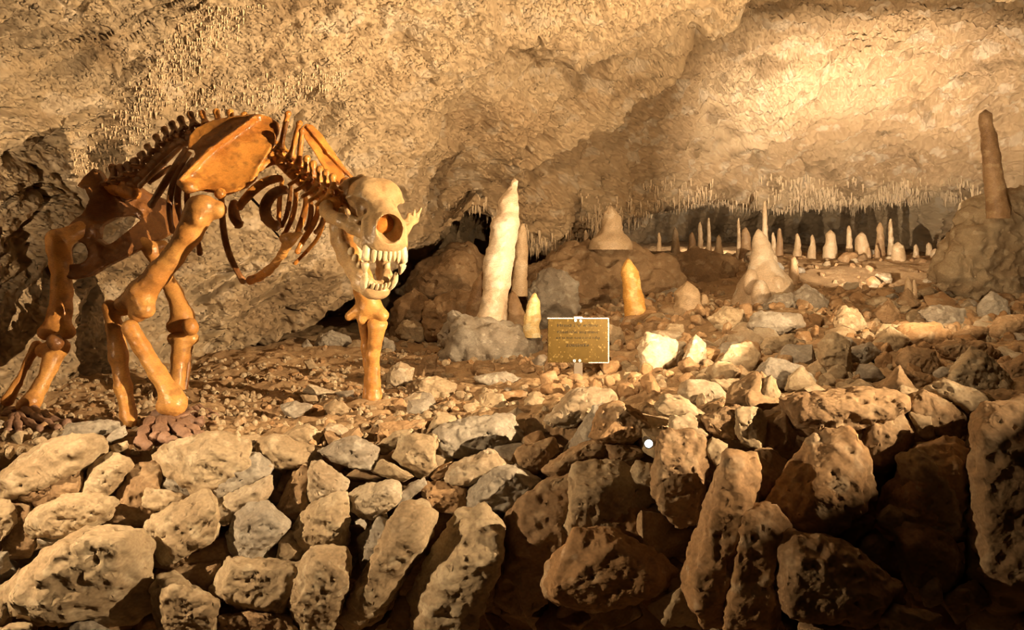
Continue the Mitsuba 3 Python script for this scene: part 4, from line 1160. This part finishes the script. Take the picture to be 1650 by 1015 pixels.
for i in range(6):
    x = (i - 2.5) * 1.3
    y = 20.6 - .09 * x * x
    big_ = .78 if abs(x) > 2 else .62
    tooth(skull, skull_world, (x, y, -4.2), (x * 1.04, y + .15, -6.9 - (.7 if abs(x) > 2 else 0)), big_)
    tooth(jaw, jaw_world, (x * .84, 20.0 - .10 * x * x, -5.8), (x * .9, 20.7 - .10 * x * x, -3.3), .55)
for s in (-1, 1):
    tooth(skull, skull_world, (s * 4.9, 17.8, -3.6), (s * 4.9, 18.2, -11.0), 1.25, (s * .35, .7, 0))
    tooth(jaw, jaw_world, (s * 3.6, 18.4, -6.4), (s * 4.3, 18.8, -0.6), 1.1, (s * .2, .5, 0))
    for y, w in ((11.4, .9), (8.4, 1.1), (5.2, 1.2)):
        tooth(skull, skull_world, (s * 4.5, y, -4.0), (s * 4.6, y, -6.4), w)
        tooth(jaw, jaw_world, (s * (4.2 + (11 - y) * .2), y, -5.0), (s * (4.1 + (11 - y) * .2), y, -2.9), w * .85)
bone('cervical_vertebra', [(538, 335, 3.14, 11), (528, 340, 3.17, 9)], 'm_bone_amber', [[(538, 335, 3.14, 10), (528, 352, 3.12, 6)], [(538, 330, 3.14, 8), (545, 318, 3.16, 7)]], k=.01)


# ------------------------------------------------------------------ dripstone
def stalagmite(name, rows, Y, m, label, cat='stalagmite', group=None, seed=0, rings=.10, lumps=(), seg=40, Ytop=None):
    """rows from the foot up: (px, py, half width in pixels)."""
    q = spline([(a, b, 0.0, w) for a, b, w in rows], max(18, int(abs(rows[0][1] - rows[-1][1]) / 2.2)))
    n = len(q)
    t = np.linspace(0, 1, n)
    Ys = Y + ((Ytop or Y) - Y) * t
    axis = np.array([at(a, b, y) for (a, b), y in zip(q[:, :2], Ys)])
    axis[0] -= [0, 0, .03]
    r = np.maximum(q[:, 3], .5) / F * Ys
    hgt = np.concatenate([[0], np.cumsum(np.linalg.norm(np.diff(axis, axis=0), axis=1))])
    unit_ = r.max()
    ring = meshkit.fbm(np.stack([hgt / (unit_ * .75) + seed * 7, 0 * hgt, 0 * hgt], 1), 3, seed)
    r = r * (1 + rings * 2 * (ring - .5))
    th = np.arange(seg) * 2 * np.pi / seg
    v = axis[:, None] + r[:, None, None] * np.stack([np.cos(th), np.sin(th), 0 * th], -1)[None]
    cap = axis[-1] + [0, 0, r[-1] * .9]
    vv = np.vstack([v.reshape(-1, 3), [cap]])
    j = np.arange(seg)
    ff = np.vstack([grid_faces(n, seg, True), np.stack([(n - 1) * seg + j, (n - 1) * seg + (j + 1) % seg, np.full(seg, n * seg)], 1)])
    w = vnormals(vv, ff)
    if (w[0] @ (vv[0] - axis[0])) < 0:
        ff, w = ff[:, ::-1], -w
    d = .30 * (meshkit.fbm(vv / unit_ * [1.3, 1.3, 1.0] + seed * 3, 3, seed) - .5) + .10 * (meshkit.fbm(vv / unit_ * [3.5, 3.5, 5] + seed, 3, seed + 2) - .5)
    vv = vv + w * (unit_ * d)[:, None]
    parts = [(vv, ff)]
    if lumps:
        ch = [(at(a, b, y), (rr / F * y,) * 2 + (rr / F * y * 1.7,)) for a, b, rr, y in lumps]
        parts += [blob([c], .01, .012, (), .016, seed + i) for i, c in enumerate(ch)]
    return sole(name, mikit.ply(join(parts), m, True), label, cat, group)


stalagmite('stalagmite', [(790, 522, 26), (791, 514, 24), (797, 485, 22), (800, 457, 22), (806, 410, 24), (811, 384, 22.5), (814, 362, 22), (818, 340, 18), (820, 323, 15), (825, 307, 10), (829, 292, 6)], 4.95, 'm_flow_white',
           'tall leaning creamy white stalagmite on the flat-topped block', seed=1, rings=.12, Ytop=5.15)
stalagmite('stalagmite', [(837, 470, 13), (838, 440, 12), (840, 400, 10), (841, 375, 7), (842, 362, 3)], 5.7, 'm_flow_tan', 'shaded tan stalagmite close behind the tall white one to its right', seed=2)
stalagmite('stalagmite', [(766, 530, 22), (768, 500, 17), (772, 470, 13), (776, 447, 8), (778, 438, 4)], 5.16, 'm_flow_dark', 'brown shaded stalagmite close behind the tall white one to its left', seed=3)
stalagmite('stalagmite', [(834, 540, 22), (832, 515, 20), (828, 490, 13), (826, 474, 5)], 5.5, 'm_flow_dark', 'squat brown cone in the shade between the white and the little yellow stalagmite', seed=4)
stalagmite('stalagmite', [(857, 535, 13), (857, 520, 13), (858, 508, 12.5), (859, 497, 11), (860, 487, 10), (861, 480, 7), (862, 474, 4)], 4.75, 'm_flow_yellow', 'small pale yellow stalagmite left of the brass sign', seed=5, rings=.10)
stalagmite('stalagmite', [(1030, 560, 20), (1029, 540, 20), (1026, 515, 18.5), (1022, 490, 17), (1018, 460, 15), (1015, 440, 13.5), (1013, 428, 10), (1012, 421, 5)], 5.05, 'm_flow_orange', 'smooth orange stalagmite leaning left behind the whitish rough rock', seed=6, rings=.04)
stalagmite('stalagmite', [(1228, 512, 66), (1229, 492, 60), (1231, 470, 50), (1232, 448, 37), (1231, 430, 24), (1229, 412, 17), (1227, 400, 14), (1224, 386, 10), (1222, 374, 5)], 5.7, 'm_flow_white', 'big flowing cone stalagmite with a nippled tip above the rubble',
           seed=7, rings=.12, lumps=[(1216, 420, 6, 5.66), (1246, 422, 7, 5.66), (1210, 455, 12, 5.56), (1252, 466, 13, 5.54), (1226, 478, 16, 5.42)])
stalagmite('stalagmite', [(1110, 530, 31), (1110, 516, 33), (1110, 503, 30), (1109, 494, 23), (1108, 487, 18.5), (1107, 477, 20), (1107, 468, 17), (1107, 461, 8)], 5.3, 'm_flow_tan', 'stout two-tiered tan stalagmite right of the orange one', seed=8, rings=.16, lumps=[(1134, 487, 9, 5.35)])
stalagmite('stalagmite', [(984, 396, 38), (984, 391, 35), (984, 383, 29), (985, 374, 20), (985, 365, 18), (984, 350, 15), (983, 340, 10), (983, 333, 5)], 6.45, 'm_flow_tan', 'bell-shaped stalagmite standing on the huge dark boulder', seed=9, rings=.12)
stalagmite('stalagmite', [(1608, 345, 17), (1606, 326, 16), (1603, 300, 15), (1600, 273, 14), (1597, 250, 13.5), (1594, 225, 12), (1590, 200, 10.5), (1588, 184, 9.5)], 5.75, 'm_flow_dark', 'dark ringed column leaning left on the right-hand rock mass', seed=10, rings=.05)
SMALL = [  # x, top, foot, half width, dark, label
    (1232, 325, 400, 4.5, 0, 'thin tall stalagmite rising behind the tip of the big cone'),
    (944, 371, 400, 4, 0, 'thin peg stalagmite left of the bell-shaped one'), (1062, 375, 394, 3, 0, 'little peg stalagmite just right of the bell-shaped one'),
    (1088, 367, 408, 6, 0, 'leftmost stubby stalagmite of the back row'), (1115, 375, 400, 6, 1, 'dark stump left of the forked pair in the back row'),
    (1128, 358, 400, 4, 0, 'slim stalagmite with a broad foot in the left of the back row'), (1142, 351, 400, 3.2, 0, 'needle-thin stalagmite at the left of the back row'),
    (1158, 380, 402, 5, 0, 'low stump right of the needle-thin stalagmite'), (1190, 352, 402, 3, 0, 'thin straight stalagmite left of the big cone tip'),
    (1201, 368, 402, 8, 1, 'broad brown stalagmite just left of the big cone tip'), (1246, 375, 398, 3.4, 0, 'small pale stalagmite right of the big cone tip'),
    (1256, 368, 400, 4.6, 1, 'brown stalagmite right of the small pale one behind the cone'), (1285, 377, 400, 4.6, 0, 'pale pointed stalagmite in the middle of the back row'),
    (1279, 414, 444, 7, 1, 'stubby brown stalagmite on the slope right of the big cone'), (1309, 379, 399, 4, 0, 'low pointed stalagmite left of the pale hooked lump'),
    (1338, 372, 404, 9, 0, 'pale hooked lump stalagmite on the plateau'), (1368, 364, 406, 4.6, 0, 'straight tan stalagmite between the two fat lumps'),
    (1388, 377, 418, 12, 0, 'fat layered stalagmite on the plateau'), (1418, 359, 402, 6, 1, 'brown cylinder stalagmite in the back row'),
    (1435, 353, 404, 4.2, 0, 'tall slender pale stalagmite right of the brown cylinder'), (1447, 393, 426, 12, 0, 'fat cone stalagmite below the tall slender one'),
    (1476, 394, 418, 4.6, 0, 'small upright stalagmite right of the fat cone'), (1497, 391, 412, 5, 0, 'small pale-tipped stalagmite near the end of the back row'),
    (1507, 402, 422, 8, 0, 'low mound stalagmite near the end of the back row'), (1519, 399, 420, 6, 0, 'first of the twin stumps at the end of the back row'),
    (1528, 393, 418, 8, 0, 'larger twin stump at the right end of the back row'), (1463, 448, 474, 6, 0, 'broken stump on the slope below the plateau'),
    (1473, 451, 472, 3.4, 0, 'thin broken stump beside the thicker one below the plateau'), (1413, 395, 420, 4, 1, 'short dark peg before the brown cylinder'), (1400, 398, 420, 3.4, 1, 'short dark peg beside the fat layered stalagmite')]
for k, (px, top, foot, w, dark, text) in enumerate(SMALL):
    Y = 8.6 - .9 * sstep(408, 444, foot) - 2.0 * sstep(425, 470, foot)
    if px < 1080:
        Y = 6.7
    h_ = foot - top
    zt = float(terrain((px - 825) / F * Y, Y))
    below = HY - (zt - .05 - CAMZ) * F / Y                              # reach down into the ground
    deep_ = foot + 5 if px < 1080 else max(foot + 3, min(below, foot + 45))
    rows = [(px, deep_, w * 1.45), (px, foot, w * 1.25), (px + .5, foot - h_ * .35, w), (px, foot - h_ * .7, w * .85), (px - .3, top + h_ * .1, w * .62), (px, top, w * .3)]
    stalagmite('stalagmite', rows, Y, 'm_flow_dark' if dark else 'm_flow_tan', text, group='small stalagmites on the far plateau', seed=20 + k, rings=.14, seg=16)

# hanging dripstone: straws and small stalactites along the roof's lip, drip knobs on the left wall
rng = np.random.default_rng(21)


def cone_drop(L, r, seg=6):
    z = np.array([.25 * L, -.35 * L, -.8 * L, -L])
    rr = np.array([1.2, .75, .45, .12]) * r
    th = np.arange(seg) * 2 * np.pi / seg
    v = np.stack([rr[:, None] * np.cos(th), rr[:, None] * np.sin(th), np.repeat(z[:, None], seg, 1)], -1).reshape(-1, 3)
    return v, grid_faces(4, seg, True)[:, ::-1]


def pick(rows_, cols_, n):
    """n random points of the roof between these row positions and picture columns, clustered in patches."""
    ri = np.nonzero((rowpos >= rows_[0]) & (rowpos <= rows_[1]))[0]
    ci_ = np.nonzero((colpx >= cols_[0]) & (colpx <= cols_[1]))[0]
    p = ROOF[rng.choice(ci_, n * 5), rng.choice(ri, n * 5)]
    w = np.clip(meshkit.fbm(p * 2.3, 3, 19) - .40, 0, 1) ** 2 + 1e-4
    return p[rng.choice(len(p), n, replace=False, p=w / w.sum())]


ROOF = sv.reshape(*shape, 3)
single = [mikit.ply(cone_drop(1.0, .07), 'm_drip', True), mikit.ply(cone_drop(1.0, .10), 'm_drip', True)]
for p in pick((7.7, 8.5), (985, 1570), 200):
    L = rng.uniform(.04, .05 + .13 * rng.uniform() ** 2)
    obj('stalactite', {**single[rng.integers(2)], 'to_world': T().translate(p.tolist()).scale([L * .9, L * .9, L])}, 'ceiling')
many = []
for rows_, cols_, n, lo, hi in (((7.45, 8.6), (930, 1600), 1700, .02, .085), ((8.2, 9.6), (1020, 1580), 1800, .02, .10), ((7.7, 8.3), (760, 960), 260, .03, .10)):
    for p in pick(rows_, cols_, n):
        L = rng.uniform(lo, hi)
        v, f = cone_drop(L, L * rng.uniform(.07, .13) + .003, 5)
        many.append((v + p, f))
obj('stalactite_fringe', mikit.ply(join(many), 'm_drip', True), 'ceiling', 'dense fringe of fine straw stalactites', 'stuff')
many = []
cand = ROOF[::2, ::2].reshape(-1, 3)
cu, cv_ = 825 + F * cand[:, 0] / np.maximum(cand[:, 1], .5), HY - F * (cand[:, 2] - CAMZ) / np.maximum(cand[:, 1], .5)
band = (cand[:, 1] > 2.5) & (cu > 120) & (cu < 560) & (cv_ > 10) & (cv_ < 280)
dline = np.abs((cv_ - 250) + (cu - 160) * 1.15) / 1.52                       # a drip band slanting from the pelvis up to the top edge
dline2 = np.abs((cv_ - 150) + (cu - 420) * .15)
wgt = np.where(band, np.exp(-(dline / 26) ** 2) + .5 * np.exp(-(dline2 / 18) ** 2) * (cu > 300), 0)
for i in rng.choice(len(cand), 1300, p=wgt / wgt.sum()):
    L = .006 + .024 * rng.uniform() ** 2
    v, f = cone_drop(L, .003 + L * .12, 6)
    v = v + rng.normal(size=v.shape) * .0012
    many.append((v + cand[i] + [0, -.006, .004], f))
obj('drip_knobs', mikit.ply(join(many), 'm_drip', True), 'wall_left', 'small glistening dripstone knobs in slanting bands', 'stuff')

# ------------------------------------------------------------------ the sign
mat('m_brass', lambda p, n, uv: mx(mx((.115, .072, .018), (.07, .043, .010), fb(p.x * 30, p.y * 30, p.z * 14, 3)), mi.Color3f(.20, .14, .05), ss(.66, .80, fb(p.x * 120, p.y * 120, p.z * 90, 2))), .38, metallic=.35)
mat('m_engraved', (.010, .006, .003), .6)
mat('m_steel', (.42, .36, .29), .35, metallic=.8)
mat('m_screw', (.88, .82, .74), .3, metallic=.4)
SY = 3.72
pw = SY / F
sign = thing('sign', 'small engraved brass sign on a short steel post among the rubble', 'sign')


def box_at(px0, py0, px1, py1, Y, t, bevel=.0015):
    a, b = at(px0, py1, Y), at(px1, py0, Y)
    m = trimesh.creation.box([b[0] - a[0], t, b[2] - a[2]])
    m.apply_translation([(a[0] + b[0]) / 2, Y, (a[2] + b[2]) / 2])
    return m


def bevelled(px0, py0, px1, py1, Y, t, c=.002):
    a, b = at(px0, py1, Y), at(px1, py0, Y)
    pts = []
    for x, sx in ((a[0], 1), (b[0], -1)):
        for z, sz in ((a[2], 1), (b[2], -1)):
            for y, sy in ((Y - t / 2, 1), (Y + t / 2, -1)):
                pts += [(x + sx * c, y, z + sz * c), (x, y + sy * c, z + sz * c), (x + sx * c, y + sy * c, z)]
    return manifold3d.Manifold.hull_points(np.array(pts))


obj('plate', mikit.ply(bevelled(882.5, 513, 980, 584, SY, .008), 'm_brass'), sign, 'speckled brown brass plate')
obj('edge_strip', mikit.ply(manifold3d.Manifold.batch_boolean([bevelled(881.5, 511.8, 981.2, 513.6, SY, .011, .001), bevelled(979.4, 511.8, 981.2, 585, SY, .011, .001), bevelled(948, 583.4, 981.2, 585, SY, .011, .001)], manifold3d.OpType.Add), 'm_screw'), sign, 'bright edge along the top and right')
obj('post', mikit.ply(bevelled(924.5, 560, 938.5, 640, SY + .016, .022, .002), 'm_steel'), sign, 'brushed steel post')
obj('clip', mikit.ply(bevelled(924.5, 510, 938.5, 513.5, SY, .026, .001), 'm_screw'), sign, 'white clip on the top edge')
for px, py in ((927.2, 516.5), (935.8, 517), (925.5, 581.2), (934.2, 581)):
    c = at(px, py, SY - .006)
    m = trimesh.creation.annulus(r_min=.0022, r_max=.0068, height=.004, sections=20)
    m.apply_transform(trimesh.transformations.rotation_matrix(math.pi / 2, [1, 0, 0]))
    m.apply_translation(c)
    obj('screw', mikit.ply(m, 'm_screw', 30), sign)
for text, py, hp, wide in (('Hrad l V edov', 526.5, 5.0, 66), ('Kosat hital ang meny', 537, 4.6, 66), ('sz u kul ont hird hfg', 546, 3.6, 70), ('zdesterke', 558.5, 5.4, 37)):
    m = meshkit.text_mesh(text, hp * pw, .0012)
    m.vertices[:, 0] -= m.bounds[:, 0].mean()
    m.vertices[:, 0] *= wide * pw / np.ptp(m.bounds[:, 0])
    c = at(931, py, SY - .0042)
    v = np.stack([m.vertices[:, 0] + c[0], c[1] - m.vertices[:, 2], m.vertices[:, 1] + c[2]], 1)
    obj('lettering', mikit.ply((v, m.faces), 'm_engraved'), sign, 'dark worn engraved line of writing')

# ------------------------------------------------------------------ the little floodlight between the crest stones
fl = thing('floodlight', 'tiny shining floodlight wedged between the crest stones', 'lamp')
c = at(1045, 714.5, 2.30)
scene['m_lamp_black'] = {'type': 'twosided', 'bsdf': {'type': 'principled', 'base_color': rgb(.03, .028, .025), 'roughness': .5}}
prof = np.array([(0, .05), (.010, .048), (.013, .03), (.0125, .008), (.0145, 0), (.0145, -.003), (.0115, -.003), (.0108, .003), (0, .003)])
m = trimesh.creation.revolve(prof, sections=28)
R_ = trimesh.transformations.rotation_matrix(math.pi / 2, [1, 0, 0])
m.apply_transform(R_)                     # the axis now runs along -y, towards the path
m.vertices[:, 1] *= -1
m.invert()
m.apply_translation(c)
obj('housing', mikit.ply(m, 'm_lamp_black', 30), fl, 'black housing')
d = trimesh.creation.icosphere(subdivisions=2, radius=.0112)
d.vertices *= [1, .35, 1]
d.apply_translation(c + [0, -.001, 0])
obj('lens', mikit.ply(d, {'type': 'diffuse', 'reflectance': rgb(.8, .8, .8)}, True, emitter={'type': 'area', 'radiance': rgb(90, 84, 72)}), fl, 'glowing white lens')

# a low mound of clay round the far foreleg
v, f = blob([(at(610, 668, 3.52), (.19, .13, .062)), (at(650, 664, 3.55), (.12, .09, .05)), (at(580, 672, 3.5), (.10, .08, .04))], .04, .012)
v = v + vnormals(v, f) * (.03 * (ridged(v * 14, 3, 6) - .6))[:, None]
obj('clay_mound', mikit.ply((v, f), 'm_soil', True), 'floor', 'pale mound of clay at the foot of the far foreleg')
